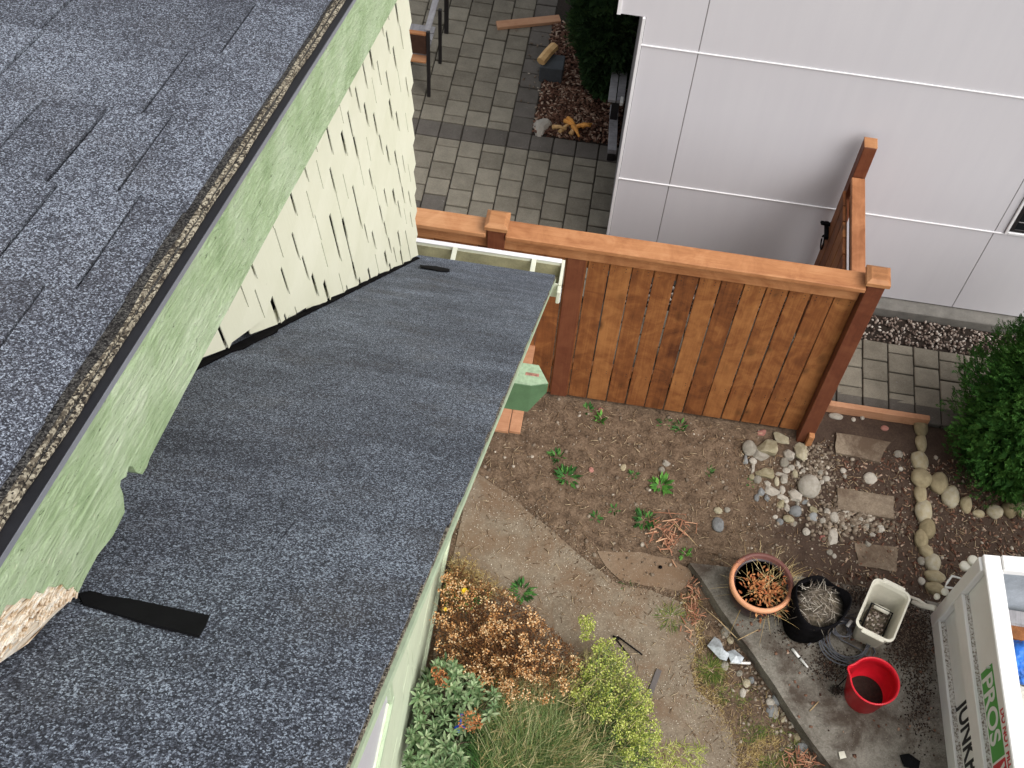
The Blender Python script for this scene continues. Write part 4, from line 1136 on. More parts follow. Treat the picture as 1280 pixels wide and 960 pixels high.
# dried brown bush: stems from a root, flower heads in small balls
def bush(name_, label, poly, root_px, zlo, zhi, nhead, seed, head_m, stem_m, hr=.022, per=26, Ls=.011, rootspread=.16, cat='plant', stemr=.0018, extra=None):
    rg = np.random.default_rng(seed); root = np.array(G(*root_px, 0)); t = thing(name_, label, cat, root)
    Hd = px_bed(poly, nhead, zlo, zhi, seed)
    VF = []
    for h in Hd:
        b = root + np.array([*rg.normal(0, rootspread, 2), 0]); b[2] = .0; b[0] = max(b[0], -.6)
        mid = (b + h) / 2 + np.array([*rg.normal(0, .03, 2), .05]); VF.append(tube_vf([Vector(b), Vector(mid), Vector(h)], stemr, 3))
    V, T = merge(VF); me = mk('stems', [v - Vector(root) for v in V], T, stem_m); o = ob('stems', me, t, root)
    n = nhead * per; idx = np.repeat(np.arange(nhead), per); dirs = unit(rg.normal(0, 1, (n, 3)) + np.array([0, 0, .5])); rad = rg.uniform(.2, 1, n) ** .6 * hr * rg.uniform(.6, 1.3, nhead)[idx]
    P = Hd[idx] + dirs * rad[:, None] - root
    ob('flowerheads', leaf_me('flowerheads', P, dirs + rg.normal(0, .5, (n, 3)), Ls, Ls * .8, head_m, .2), t, root)
    return t, Hd, root
bb, hd, rt = bush('dried_bush', 'rust brown dried flowering bush against the house wall', [(541, 745), (560, 712), (585, 722), (640, 745), (668, 770), (700, 800), (730, 835), (715, 870), (650, 885), (610, 875), (575, 850), (548, 825), (541, 790)], (620, 835), .16, .5, 210, 3, M['brownbush'], M['brownstem'], hr=.03, per=28, Ls=.013, rootspread=.2)
n = 4200; Pb = px_bed([(541, 735), (565, 705), (640, 742), (700, 795), (735, 830), (690, 860), (600, 870), (545, 820)], n, .02, .34, 9)
ob('dead_leaves', leaf_me('dead_leaves', Pb - rt, np.random.default_rng(2).normal(0, 1, (n, 3)) + [0, 0, .4], .022, .008, M['brownstem'], .2), bb, rt)
n = 1300; Pb = px_bed([(541, 735), (565, 705), (640, 742), (700, 795), (735, 830), (690, 860), (600, 870), (545, 820)], n, .0, .42, 19)
ob('twigs', blade_me('twigs', Pb - rt, np.random.default_rng(12).normal(0, 1, (n, 3)) + [0, 0, .4], .07, .003, M['brownstem'], .2, 2), bb, rt)
# upper dry clump with yellow flowers
b2, hd2, rt2 = bush('calendula', 'dry straggly clump with two yellow flowers at the top of the bed', [(541, 700), (560, 688), (585, 694), (602, 712), (618, 735), (610, 750), (575, 748), (541, 745)], (575, 745), .1, .3, 60, 5, M['grass_dry'], M['brownstem'], hr=.02, per=14, Ls=.012, rootspread=.08)
n = 900; Pb = px_bed([(541, 700), (560, 690), (600, 712), (640, 740), (610, 752), (541, 750)], n, .02, .25, 29)
ob('stalks', blade_me('stalks', Pb - rt2, np.random.default_rng(13).normal(0, 1, (n, 3)) + [0, 0, .3], .06, .003, M['grass_dry'], .2, 2), b2, rt2)
n = 160; Pb = px_bed([(545, 735), (565, 725), (600, 735), (618, 745), (590, 765), (550, 765)], n, .1, .3, 39)
ob('leaves', leaf_me('leaves', Pb - rt2, np.random.default_rng(14).normal(0, 1, (n, 3)) + [0, 0, .4], .04, .012, M['weed'], .2), b2, rt2)
for px, rr_ in (((580.5, 739.5), .022), ((557, 762), .013)):
    q = G(*px, .33); n = 26; a_ = np.linspace(0, 2 * math.pi, n); D = np.c_[np.cos(a_), np.sin(a_), .25 + np.random.default_rng(1).uniform(0, .8, n)]
    ob('flower', leaf_me('flower', np.zeros((n, 3)), D, rr_ * 1.25, rr_ * .6, M['yellow'], .1, np.tile([0, 0, 1.], (n, 1))), b2, q)
# grey-green leafy shrub: whorls of lance leaves
def whorls(label, poly, root_px, zlo, zhi, nw, seed, m, Lf=.06, per=11):
    rg = np.random.default_rng(seed); root = np.array(G(*root_px, 0)); t = thing('leafy_shrub', label, 'shrub', root)
    Hd = px_bed(poly, nw, zlo, zhi, seed); VF = []
    for h in Hd:
        b = root + np.array([*rg.normal(0, .08, 2), 0]); b[2] = 0; b[0] = max(b[0], -.6); VF.append(tube_vf([Vector(b), Vector((b + h) / 2 + [0, 0, .05]), Vector(h)], .004, 4))
    V, T = merge(VF); ob('stems', mk('stems', [v - Vector(root) for v in V], T, M['bark']), t, root)
    P = []; D = []; N = []; L = []
    for h in Hd:
        ax = np.array([rg.normal(0, .35), rg.normal(0, .35), 1.]); ax /= np.linalg.norm(ax); u = np.cross(ax, [1, .2, 0]); u /= np.linalg.norm(u); v = np.cross(ax, u); s_ = rg.uniform(.7, 1.2)
        for k in range(per):
            a_ = k * 2.4 + rg.normal(0, .15); f = k / per; d = (u * math.cos(a_) + v * math.sin(a_)) * (1 - .55 * f) + ax * (.15 + .9 * f)
            P.append(h - ax * .035 * (1 - f)); D.append(d); N.append(ax + rg.normal(0, .12, 3)); L.append(Lf * s_ * (1 - .35 * f))
    P = np.array(P); D = unit(np.array(D)); N = np.array(N); L = np.array(L)[:, None]; n = len(P)
    S = unit(np.cross(D, N)); U = np.cross(S, D); W = L * .27
    rows = []
    for tq, wq, zq in ((0, .12, 0), (.3, .85, .02), (.6, 1, .02), (.85, .55, -.04), (1, .05, -.1)):
        c = P + D * L * tq + U * L * zq; rows += [c + S * W * wq / 2 + U * W * .12, c, c - S * W * wq / 2 + U * W * .12]
    V = np.stack(rows, 1); T = []
    for k in range(4):
        for e in (0, 1): T.append([3 * k + e, 3 * k + e + 1, 3 * k + e + 4, 3 * k + e + 3])
    T = np.array(T)[None] + (np.arange(n) * 15)[:, None, None]
    ob('leaves', mknp('leaves', (V - root).reshape(-1, 3), T.reshape(-1, 4), m, True), t, root)
    return t, root
sh, rs = whorls('grey green leafy shrub growing tight against the house wall', [(500, 965), (508, 900), (528, 830), (555, 818), (590, 850), (625, 868), (622, 890), (585, 900), (575, 930), (585, 968)], (555, 925), .22, .55, 190, 6, M['rhodo'], .07)
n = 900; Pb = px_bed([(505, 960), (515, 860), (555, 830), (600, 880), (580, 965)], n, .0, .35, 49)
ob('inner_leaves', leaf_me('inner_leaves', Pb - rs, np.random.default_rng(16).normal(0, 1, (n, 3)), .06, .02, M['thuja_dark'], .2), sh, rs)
n = 260; Pb = px_bed([(538, 835), (552, 832), (566, 850), (560, 862), (545, 856)], n, .45, .56, 59)
ob('orange_heads', leaf_me('orange_heads', Pb - rs, np.random.default_rng(17).normal(0, 1, (n, 3)), .016, .010, M['orange_leaf'], .2), sh, rs)
n = 240; Pb = px_bed([(570, 895), (595, 886), (605, 905), (592, 915), (575, 912)], n, .45, .56, 69)
ob('orange_heads', leaf_me('orange_heads', Pb - rs, np.random.default_rng(18).normal(0, 1, (n, 3)), .016, .010, M['orange_leaf'], .2), sh, rs)
# lavender: long fine blades fanning up and right
lv = np.array(G(655, 965, 0)); lav = thing('lavender', 'sprawling lavender with long fine green stems at the bottom of the bed', 'plant', lv)
rg = np.random.default_rng(31); n = 7500
nc = 130; cph = rg.uniform(-.3, 2.5, nc); cel = rg.uniform(.15, 1.2, nc); cl = rg.uniform(.3, .68, nc); ci = rg.integers(0, nc, n); ph = cph[ci] + rg.normal(0, .09, n); el = np.clip(cel[ci] + rg.normal(0, .09, n), .05, 1.45)
D = np.c_[np.cos(ph) * np.cos(el), np.sin(ph) * np.cos(el), np.sin(el)]; P = np.c_[rg.normal(0, .10, n), rg.normal(0, .08, n), rg.uniform(0, .12, n)]
L = cl[ci] * rg.uniform(.7, 1.05, n)
ob('stems', blade_me('stems', P, D, L, .0042, M['lav'], .28, 5), lav, lv)
n = 700; ph = rg.uniform(1.2, 3.2, n); el = rg.uniform(.3, 1.3, n); D = np.c_[np.cos(ph) * np.cos(el), np.sin(ph) * np.cos(el), np.sin(el)]
P = np.c_[rg.normal(-.1, .12, n), rg.normal(0, .1, n), rg.uniform(0, .1, n)]
ob('stems', blade_me('stems', P, D, rg.uniform(.2, .42, n), .004, M['weed'], .2, 4), lav, lv)
# seed heads at stem ends
n = 2600; ph = rg.uniform(-.2, 2.6, n); el = rg.uniform(.35, 1.2, n); rr_ = rg.uniform(.34, .48, n); P = np.c_[np.cos(ph) * np.cos(el), np.sin(ph) * np.cos(el), np.sin(el) * .75] * rr_[:, None]
ob('seed_heads', leaf_me('seed_heads', P, rg.normal(0, 1, (n, 3)), .014, .006, M['grass_dry'], .1), lav, lv)
# yellow-green euphorbia
eu, hde, rte = bush('euphorbia', 'yellow green fine leaved bush spilling over the path from the bed', [(712, 862), (735, 826), (752, 800), (778, 806), (790, 840), (808, 862), (822, 900), (826, 965), (780, 965), (772, 920), (752, 900), (730, 885), (712, 880)], (740, 930), .12, .42, 400, 8, M['euph'], M['lav'], hr=.03, per=22, Ls=.012, rootspread=.16)
n = 3000; Pb = px_bed([(725, 840), (760, 810), (800, 862), (820, 965), (760, 965), (740, 900)], n, .02, .32, 79)
ob('leaves', leaf_me('leaves', Pb - rte, np.random.default_rng(19).normal(0, 1, (n, 3)) + [0, 0, .3], .022, .006, M['lav'], .1), eu, rte)
Hs = px_bed([(727, 772), (740, 770), (745, 790), (738, 806), (728, 800)], 26, .3, .36, 81); n = 26 * 22; idx = np.repeat(np.arange(26), 22); dr = unit(np.random.default_rng(20).normal(0, 1, (n, 3)))
ob('sprig', leaf_me('sprig', Hs[idx] + dr * .016 - rte, dr, .012, .009, M['euph'], .2), eu, rte)
n = 2600; rd_ = np.array(G(690, 900, 0)); Pb = px_bed([(600, 845), (670, 850), (735, 815), (790, 860), (800, 920), (760, 962), (600, 962), (585, 900)], n, .02, .36, 91)
tq = thing('dry_stalks', 'mass of pale dry arching stalks between the rusty bush and the lavender', 'plant', rd_)
ob('stalks', blade_me('stalks', Pb - rd_, np.random.default_rng(23).normal(0, .45, (n, 3)) + [.55, .6, .35], np.random.default_rng(24).uniform(.05, .17, n), .0035, isl_mat('tan_olive_stalk', [(0, (.1, .1, .03)), (.45, (.28, .24, .1)), (1, (.62, .5, .28))]), .3, 4), tq, rd_)
# blue hand tool half hidden in the bed
q = G(575, 902, .5); a = G(577, 892, .52); b = G(572, 915, .46)
t = thing('garden_tool', 'blue plastic handled tool stuck among the leaves of the bed', 'tool', q)
tube('handle', [a, a.lerp(b, .5) + Vector((.004, 0, 0)), b], .011, M['blue_dark'], t, 8)
tube('grip_band', [G(568, 910, .5), G(576, 905, .51), G(582, 911, .5)], .006, M['blue_dark'], t, 6)

# ================================================================== STONES
def rock_me(name, seed, m, angular=False, sub=2):
    rg = random.Random(seed); bm = bmesh.new(); bmesh.ops.create_icosphere(bm, subdivisions=sub + 1, radius=1)
    off = Vector((seed * 3.1, seed * 1.7, 0))
    if angular:
        pl = [Vector((rg.gauss(0, 1), rg.gauss(0, 1), rg.gauss(0, .8))).normalized() for _ in range(11)]
        for v in bm.verts:
            for p in pl:
                e = v.co.dot(p) - .56
                if e > 0: v.co -= p * e
            v.co *= 1.22 + .10 * noise.noise(v.co * 3 + off)
    else:
        for v in bm.verts: v.co *= 1 + .17 * noise.noise(v.co * 1.1 + off) + .05 * noise.noise(v.co * 3 + off)
    return bm_me(name, bm, m, not angular)
RM_ = {}
def rocks(m, ang):
    k = (m, ang)
    if k not in RM_: RM_[k] = [rock_me('stone', i * 7 + len(RM_) * 31 + 2, M[m], ang) for i in range(5)]
    return RM_[k]
def rock(px, w, h, m, ang, label, group=None, tall=.6, z=None, rotz=None, cat='stone'):
    """px centre, w x h in photo pixels"""
    q = G(*px, .02); d = (Vector((0, 0, CAMH)) - q).length; sx = w / F * d / 2 * 1.1; sy = h / F * d / .86 / 2 * 1.1; sz = min(sx, sy) * tall
    zz = (gh(q.x, q.y) if z is None else z)
    q = G(*px, zz + sz * .5)
    o = ob('stone', random.choice(rocks(m, ang)), None, (q.x, q.y, zz + sz * .25), Euler((random.uniform(-.15, .15), random.uniform(-.15, .15), 0)), (sx, sy, sz))
    return tag(o, label, cat, group)
random.seed(99)
ord_ = ['first', 'second', 'third', 'fourth', 'fifth', 'sixth', 'seventh', 'eighth', 'ninth', 'tenth', 'eleventh', 'twelfth']
edge = [((1152, 533), 16, 21, 'tan squarish'), ((1151.7, 553), 13, 21, 'narrow tan'), ((1150, 576), 19, 23, 'rough speckled'), ((1152, 597), 22, 22, 'large rounded'), ((1151, 617.5), 14, 23, 'narrow upright'), ((1155, 639), 19, 26, 'tall pale egg shaped'), ((1160, 660), 18, 20, 'yellowish round'), ((1152.5, 673), 16, 21, 'grey tan'), ((1158, 688), 15, 14, 'small yellow'), ((1166, 703), 17, 20, 'warm brown'), ((1169, 720), 23, 13, 'flat wide'), ((1169, 735), 22, 13, 'low flat')]
for i, (p, w_, h_, l) in enumerate(edge):
    rock(p, w_, h_, 'river', False, f'{l} stone, {ord_[i]} down the column of edging stones from the timber', 'column of edging stones beside the stepping bed', .75)
row2 = [((1174.5, 603), 21, 22, 'pale grey green round'), ((1189, 620), 20, 22, 'yellow round'), ((1208, 630), 13, 18, 'narrow upright'), ((1224, 642), 15, 8, 'small half buried'), ((1244, 639), 17, 14, 'tan low'), ((1262, 637), 16, 16, 'round tan'), ((1277, 636), 13, 17, 'tan edge')]
for i, (p, w_, h_, l) in enumerate(row2):
    rock(p, w_, h_, 'river', False, f'{l} stone, {ord_[i]} from left in the row below the green conifer', 'curved row of edging stones below the conifer', .75)
rock((1152, 701), 9, 9, 'rubble', False, 'little pale stone tucked beside the brown stone low in the edging column')
rock((1152, 726), 8, 8, 'rubble', False, 'little grey stone at the lower end of the edging column')
big = [((937, 559.7), 17, 16, 'rubble', 0, 'round pale stone at the upper left of the rubble heap'),
 ((962.5, 558), 25, 24, 'yellow_rock', 1, 'big speckled yellowish rock at the top of the rubble heap'),
 ((951, 568.5), 20, 14, 'rubble', 1, 'flat grey wedge rock below the speckled yellowish rock'),
 ((977.5, 548), 22, 15, 'yellow_rock', 1, 'brownish yellow rock touching the bottom of the fence'),
 ((952, 541), 13, 8, 'red_stone', 1, 'reddish brown rock peeping out under the fence boards'),
 ((1001.7, 564), 21, 27, 'yellow_rock', 1, 'tilted pale slab shaped rock at the foot of the corner post'),
 ((986, 567.5), 15, 15, 'rubble', 1, 'grey brown rock between the speckled rock and the tilted slab rock'),
 ((959, 591), 23, 15, 'yellow_rock', 1, 'mossy flat rock in the middle left of the rubble heap'),
 ((1012, 607), 25, 25, 'rubble', 0, 'largest round white stone in the rubble heap'),
 ((994, 618.5), 17, 17, 'rubble', 1, 'pale many sided stone left of the largest white stone'),
 ((965, 613.5), 20, 11, 'rubble', 1, 'long flat pale stone in the lower middle of the heap'),
 ((994.5, 638.5), 14, 12, 'blue_stone', 0, 'blue grey egg shaped stone below the rubble heap'),
 ((977, 593), 16, 5, 'rubble', 1, 'thin white sliver of stone in the middle of the heap'),
 ((980, 600), 12, 10, 'rubble', 1, 'pale block shaped stone under the white sliver'),
 ((986, 648.5), 13, 8, 'yellow_rock', 0, 'yellow tan oval stone below the blue grey stone'),
 ((975, 652), 8, 7, 'blue_stone', 0, 'small blue stone left of the yellow tan oval one'),
 ((1041, 673), 16, 17, 'rubble', 1, 'pinkish grey angular stone right of the small red stone'),
 ((1028, 672), 8, 7, 'red_stone', 1, 'small red stone beside the pinkish grey angular stone'),
 ((1043, 646), 10, 12, 'rubble', 0, 'round cream stone in the gravel pocket between the slabs'),
 ((1008, 664.5), 9, 8, 'rubble', 0, 'pale oval stone in open soil below the rubble heap'),
 ((1088, 597.5), 15, 12, 'rubble', 0, 'white oval stone in the soil between two stepping slabs'),
 ((1123, 567.5), 10, 9, 'rubble', 0, 'cream stone right of the first stepping slab'),
 ((1045, 520), 16, 7, 'rubble', 0, 'pale flat stone close to the orange timber edging'),
 ((1106, 535), 9, 6, 'red_stone', 0, 'small pinkish stone near the timber edging, right part'),
 ((897.5, 655.5), 14, 16, 'blue_stone', 0, 'pale blue green stone alone in the soil left of the heap'),
 ((898, 638), 10, 7, 'yellow_rock', 0, 'yellow pebble just above the lone blue green stone'),
 ((909, 637), 7, 6, 'rubble', 0, 'white pebble right of the yellow pebble'),
 ((833, 579), 10, 8, 'rubble', 1, 'white stone in the bare soil above the bright rosette weed'),
 ((827, 587), 7, 7, 'rubble', 0, 'small tan stone touching the white stone above the rosette weed'),
 ((779, 584), 7, 8, 'river', 0, 'brown stone in the bare soil, left of the white stone'),
 ((739, 587), 6, 6, 'red_stone', 0, 'tiny pinkish stone in the soil right of the paired weeds'),
 ((751, 512), 6, 5, 'red_stone', 0, 'reddish stone just under the fence boards'),
 ((1170, 760), 0, 0, '', 0, '')][:-1]
for p, w_, h_, m, a_, l in big: rock(p, w_, h_, m, bool(a_), l, None, .5 if a_ else .6)
small = [((932, 576), 7, 12), ((941.5, 576), 9, 7), ((941, 586), 6, 12), ((939.7, 596), 7, 6), ((947, 599), 9, 10), ((959, 604), 9, 8), ((971, 602), 6, 10), ((951, 614), 8, 10), ((978, 612), 7, 9), ((977.5, 621), 14, 7), ((959.5, 623), 8, 8), ((946, 622), 6, 8), ((976, 629.5), 10, 8), ((982.5, 625.5), 7, 6), ((984, 634), 8, 11), ((1006, 627.5), 11, 8), ((997, 630), 6, 6), ((980.5, 578), 10, 11), ((998, 581), 8, 9), ((989, 584), 8, 7), ((983, 588), 9, 6), ((994, 592.5), 7, 9), ((1026, 590), 7, 7), ((1033, 598), 8, 7), ((1027, 602), 6, 6), ((1016.7, 646), 10, 10), ((1016, 638), 9, 8), ((1004, 589), 6, 5), ((969, 646), 6, 5), ((993, 655), 6, 6)]
for p, w_, h_ in small:
    rock(p, w_, h_, random.choice(['rubble', 'rubble', 'rubble', 'blue_stone', 'yellow_rock']), random.random() < .5, 'small loose stone in the rubble heap at the fence corner', 'small loose stones of the rubble heap', .6)
for p, w_, h_ in [((1058, 640), 8, 7), ((1066, 655), 8, 7), ((1052, 655), 7, 7), ((1075, 648), 7, 7), ((1034, 640), 8, 8), ((1084, 657), 7, 6), ((1028, 650), 7, 7), ((1090, 668), 8, 7), ((1100, 660), 9, 9), ((1085, 680), 8, 6)]:
    rock(p, w_, h_, 'rubble', random.random() < .5, 'small pale stone in the gravel pocket between the two lower stepping slabs', 'pale stones in the gravel pocket', .6)
for p, w_, h_ in [((1067, 524), 5, 5), ((1078, 522), 5, 5), ((1056, 595), 5, 5), ((1054, 588), 7, 6), ((1126, 586), 5, 5), ((1037, 690), 7, 7), ((1043, 695), 5, 5)]:
    tl_ = {1067: 'left of a pair of tiny white stones under the timber edging', 1078: 'right of a pair of tiny white stones under the timber edging', 1056: 'tiny white stone just above the middle stepping slab', 1054: 'small whitish stone between first and middle slab, left side', 1126: 'tiny white stone close left of the edging column, upper part', 1037: 'small white stone left of the buried third slab', 1043: 'tiny white stone touching the lower left of the third slab'}[int(p[0])]
    rock(p, w_, h_, 'rubble', False, tl_, 'tiny whitish stones in the stepping bed', .6)
along = [((907.5, 790), 11, 12), ((913, 800), 8, 8), ((906, 831.6), 9, 10), ((924, 841), 7, 7), ((933, 854), 9, 9), ((939, 850), 7, 7), ((928.5, 866), 7, 10), ((970, 873), 10, 14), ((963, 877.5), 10, 8), ((963, 889), 9, 14), ((969.5, 890.6), 8, 13), ((979, 896.7), 8, 12), ((994.7, 903), 11, 8), ((999.5, 910), 9, 8), ((996, 921.6), 9, 10), ((1008, 920.7), 8, 7), ((1007, 927), 12, 6), ((1003, 934), 15, 12), ((999.5, 943), 11, 9)]
for i, (p, w_, h_) in enumerate(along):
    rock(p, w_, h_, random.choice(['rubble', 'rubble', 'blue_stone', 'river']), random.random() < .35, f"{'larger' if w_ * h_ > 95 else 'small'} stone beside the grey slab's long edge, {['topmost', 'second', 'third', 'fourth', 'fifth', 'sixth', 'seventh', 'eighth', 'ninth', 'tenth', 'eleventh', 'twelfth', 'thirteenth', 'fourteenth', 'fifteenth', 'sixteenth', 'seventeenth', 'eighteenth', 'lowest'][i]} going down", 'stones lined along the edge of the grey slab', .6)
rock((888, 950), 9, 12, 'rubble', True, 'grey stone with a dark side on the path at the bottom edge')
rock((677, 157), 20, 19, 'rubble', True, 'pale lichen covered rock at the corner of the mulch bed', None, .9, .03)
# stepping slabs
for i, (pix, zt_, l) in enumerate([([(1045, 541), (1113, 552), (1099, 577), (1045, 566)], .028, 'first brown stepping slab, nearest the orange timber edging'), ([(1047, 610), (1118, 621), (1117, 648), (1047, 636)], .03, 'cracked stepping slab between the other two, half covered with soil'), ([(1068, 678), (1122, 684), (1121, 714), (1074, 707)], .016, 'third stepping slab almost buried in soil above the white tub')]):
    pts_ = [G(*p, zt_) for p in pix]; P_ = []
    for a_, b_ in zip(pts_, pts_[1:] + pts_[:1]):
        for k in range(4):
            p = a_.lerp(b_, k / 4); P_.append((p.x + random.uniform(-.005, .005), p.y + random.uniform(-.005, .005)))
    o = prism('stepping_slab', P_, 'z', -.03, zt_, M['slab2']); tag(o, l, 'paving slab', 'stepping slabs in the soil bed')
a, b = G(1030, 507, .04), G(1160, 527, .04)
single(beam('timber_edging', a, b, .045, .10, M['timber_orange'], bev=.004), 'orange brown timber edging between the grey walkway and the soil bed', 'timber')
q = G(1130, 530, .05)
# cedar boards beside the house
t0_ = .62
for i, (pl, zz, l) in enumerate([(((662, 425), (650, 541)), .62, 'lower'), (((653, 425), (636, 539)), .66, 'upper')]):
    pass
st = thing('cedar_stand', 'pale cedar boards on short posts jutting out below the green bracket', 'boards', G(640, 500, .3))
zz = .60
e0 = G(655, 541, zz); e1 = G(666, 424, zz)
xr_ = (e0.x + e1.x) / 2
box('board', (xr_ - .075, e0.y, zz - .03), (xr_, e1.y + .25, zz), M['timber_orange'], st, .003)
box('board', (xr_ - .31, e0.y - .008, zz - .0295), (xr_ - .08, e1.y + .25, zz + .001), M['timber_orange'], st, .003)
for yy_ in (e0.y + .35, e1.y + .1): box('post', (xr_ - .2, yy_, -.02), (xr_ - .11, yy_ + .09, zz - .031), M['cedar_post'], st, .003)

# ================================================================== POTS, TUBS, HOSE
def at_rim(px, z_): q = G(*px, z_); return q
# terracotta bowl pot on the slab
q = at_rim((952.5, 727), SLABZ + .27)
pot = thing('plant_pot', 'wide terracotta rimmed pot with dry yellow grass in it', 'plant pot', (q.x, q.y, SLABZ))
prof = [(.12, 0), (.15, .02), (.185, .10), (.197, .18), (.19, .235)]
ob('body', lathe_me('body', prof + [(.165, .235), (.165, .12), (.10, .11)], M['pot_dark']), pot, (q.x, q.y, SLABZ))
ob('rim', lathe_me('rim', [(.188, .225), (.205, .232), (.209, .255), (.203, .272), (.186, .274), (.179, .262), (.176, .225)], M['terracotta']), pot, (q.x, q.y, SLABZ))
ob('soil', lathe_me('soil', [(.001, .19), (.09, .195), (.172, .18)], M['debris']), pot, (q.x, q.y, SLABZ))
rg = np.random.default_rng(77); n = 520
P = np.c_[rg.normal(.05, .055, n), rg.normal(-.01, .05, n), np.full(n, .16)]; D = np.c_[rg.normal(.5, .8, n), rg.normal(.25, .75, n), rg.uniform(.15, 1.1, n)]
dg_ = ob('dead_grass', blade_me('dead_grass', P, D, rg.uniform(.14, .30, n), .005, M['pot_straw'], .35, 5), pot, (q.x, q.y, SLABZ))
n = 420; P = np.c_[rg.normal(.03, .07, n), rg.normal(-.04, .06, n), rg.uniform(.2, .25, n)]
ob('dead_leaves', leaf_me('dead_leaves', P, rg.normal(0, 1, (n, 3)) * [1, 1, .4], .035, .015, M['orange_leaf'], .2), pot, (q.x, q.y, SLABZ))
# black fabric grow bag
q = at_rim((1027, 751), SLABZ + .33)
bag = thing('grow_bag', 'black fabric grow bag full of grey twigs on the slab', 'grow bag', (q.x, q.y, SLABZ))
def warp(x, y, z_, a): k = 1 + .05 * math.sin(3 * a + 1) + .03 * math.sin(5 * a) ; zz = z_ + (.022 * math.sin(2 * a + 2) + .012 * math.sin(5 * a)) * (z_ / .33) ** 2; return x * k - .03 * (1 - z_ / .33), y * k, zz
ob('fabric', lathe_me('fabric', [(.145, 0), (.168, .02), (.175, .12), (.178, .24), (.176, .33), (.166, .335), (.163, .22), (.1, .2)], M['felt'], 48, warp), bag, (q.x, q.y, SLABZ))
ob('soil', lathe_me('soil', [(.001, .272), (.08, .268), (.165, .255)], M['debris']), bag, (q.x, q.y, SLABZ))
n = 230; P = np.c_[rg.uniform(-.12, .1, n), rg.uniform(-.12, .12, n), rg.uniform(.27, .30, n)]; P = P[np.hypot(P[:, 0], P[:, 1]) < .145]; n = len(P)
ob('twigs', blade_me('twigs', P, rg.normal(0, 1, (n, 3)) * [1, 1, .22], rg.uniform(.04, .12, n), .0045, isl_mat('grey_twig', [(0, (.06, .045, .035)), (.6, (.2, .165, .13)), (1, (.55, .5, .42))]), .1, 3), bag, (q.x, q.y, SLABZ))
tube('strap', [(q.x - .18, q.y - .04, SLABZ + .2), (q.x - .205, q.y - .02, SLABZ + .24), (q.x - .20, q.y + .02, SLABZ + .25), (q.x - .18, q.y + .04, SLABZ + .2)], .006, M['pot_dark'], bag, 6)
# white tub
q = at_rim((1104.5, 762), SLABZ + .30)
u = (G(1118, 730, .39) - G(1090, 797, .39)); u.z = 0; u.normalize(); rz = math.atan2(u.y, u.x)
tub = thing('plastic_tub', 'dirty off white plastic tub holding muddy debris beside the coiled cable', 'tub', (q.x, q.y, SLABZ))
def loop(hx, hy, z_, r, n=6, bul=0):
    out = []
    for cx_, cy_, a0 in ((hx - r, hy - r, 0), (-hx + r, hy - r, 90), (-hx + r, -hy + r, 180), (hx - r, -hy + r, 270)):
        for k in range(n): a = R(a0 + 90 * k / (n - 1)); out.append((cx_ + r * math.cos(a), cy_ + r * math.sin(a), z_))
    return out
def loft(loops, m, name, parent, org, rz_=0, capl=True):
    V = [p for l in loops for p in l]; n = len(loops[0]); T = []
    for i in range(len(loops) - 1):
        for k in range(n): T.append((i * n + k, i * n + (k + 1) % n, (i + 1) * n + (k + 1) % n, (i + 1) * n + k))
    T.append(tuple(range(n))[::-1]); T.append(tuple((len(loops) - 1) * n + k for k in range(n)))
    o = ob(name, mk(name, V, T, m, False), parent, org, Euler((0, 0, rz_))); return o
loft([loop(.125, .085, 0, .03), loop(.165, .11, .22, .035), loop(.172, .115, .285, .04), loop(.192, .128, .288, .045), loop(.192, .128, .298, .045), loop(.178, .116, .30, .04), loop(.166, .108, .275, .035), loop(.158, .102, .21, .032), loop(.12, .08, .02, .03)], M['offwhite'], 'body', tub, (q.x, q.y, SLABZ), rz)
# raised pour lips at both ends and the worn lid ridge
for s_ in (1, -1):
    a = Vector((math.cos(rz), math.sin(rz), 0)) * s_ * .196; bx_ = box_me('lip', .03, .15, .014, M['offwhite'], .005)
    ob('lip', bx_, tub, (q.x + a.x, q.y + a.y, SLABZ + .296), Euler((0, 0, rz)))
ob('debris', lathe_me('debris', [(.001, .15), (.06, .145), (.095, .12)], M['debris'], 18), tub, (q.x, q.y, SLABZ), Euler((0, 0, rz)), (1.3, .85, 1))
n = 150; P = np.c_[rg.uniform(-.11, .08, n), rg.uniform(-.06, .06, n), rg.uniform(.12, .16, n)]
ob('rubble', scatter_mesh('rubble', P, np.c_[rg.uniform(.006, .016, n), rg.uniform(.005, .012, n), rg.uniform(.004, .01, n)], M['gravel']), tub, (q.x, q.y, SLABZ), Euler((0, 0, rz)))
cyl = [(.06, -.045, .19), (.06, .035, .19)]
tube('roller', [(q.x + math.cos(rz) * .06 - math.sin(rz) * t_, q.y + math.sin(rz) * .06 + math.cos(rz) * t_, SLABZ + .185) for t_ in (-.05, .05)], .018, M['offwhite'], tub, 10)
hx_ = []
for s_ in (-1, 1):
    p0 = Vector((q.x, q.y, SLABZ + .17)) + Vector((math.cos(rz), math.sin(rz), 0)) * -.13 + Vector((-math.sin(rz), math.cos(rz), 0)) * .07 * s_
    p1 = p0 + Vector((math.cos(rz), math.sin(rz), 0)) * .19 + Vector((0, 0, .03)); hx_ += [p0, p1] if s_ < 0 else [p1, p0]
tube('wire_handle', hx_, .006, M['black'], tub, 6)
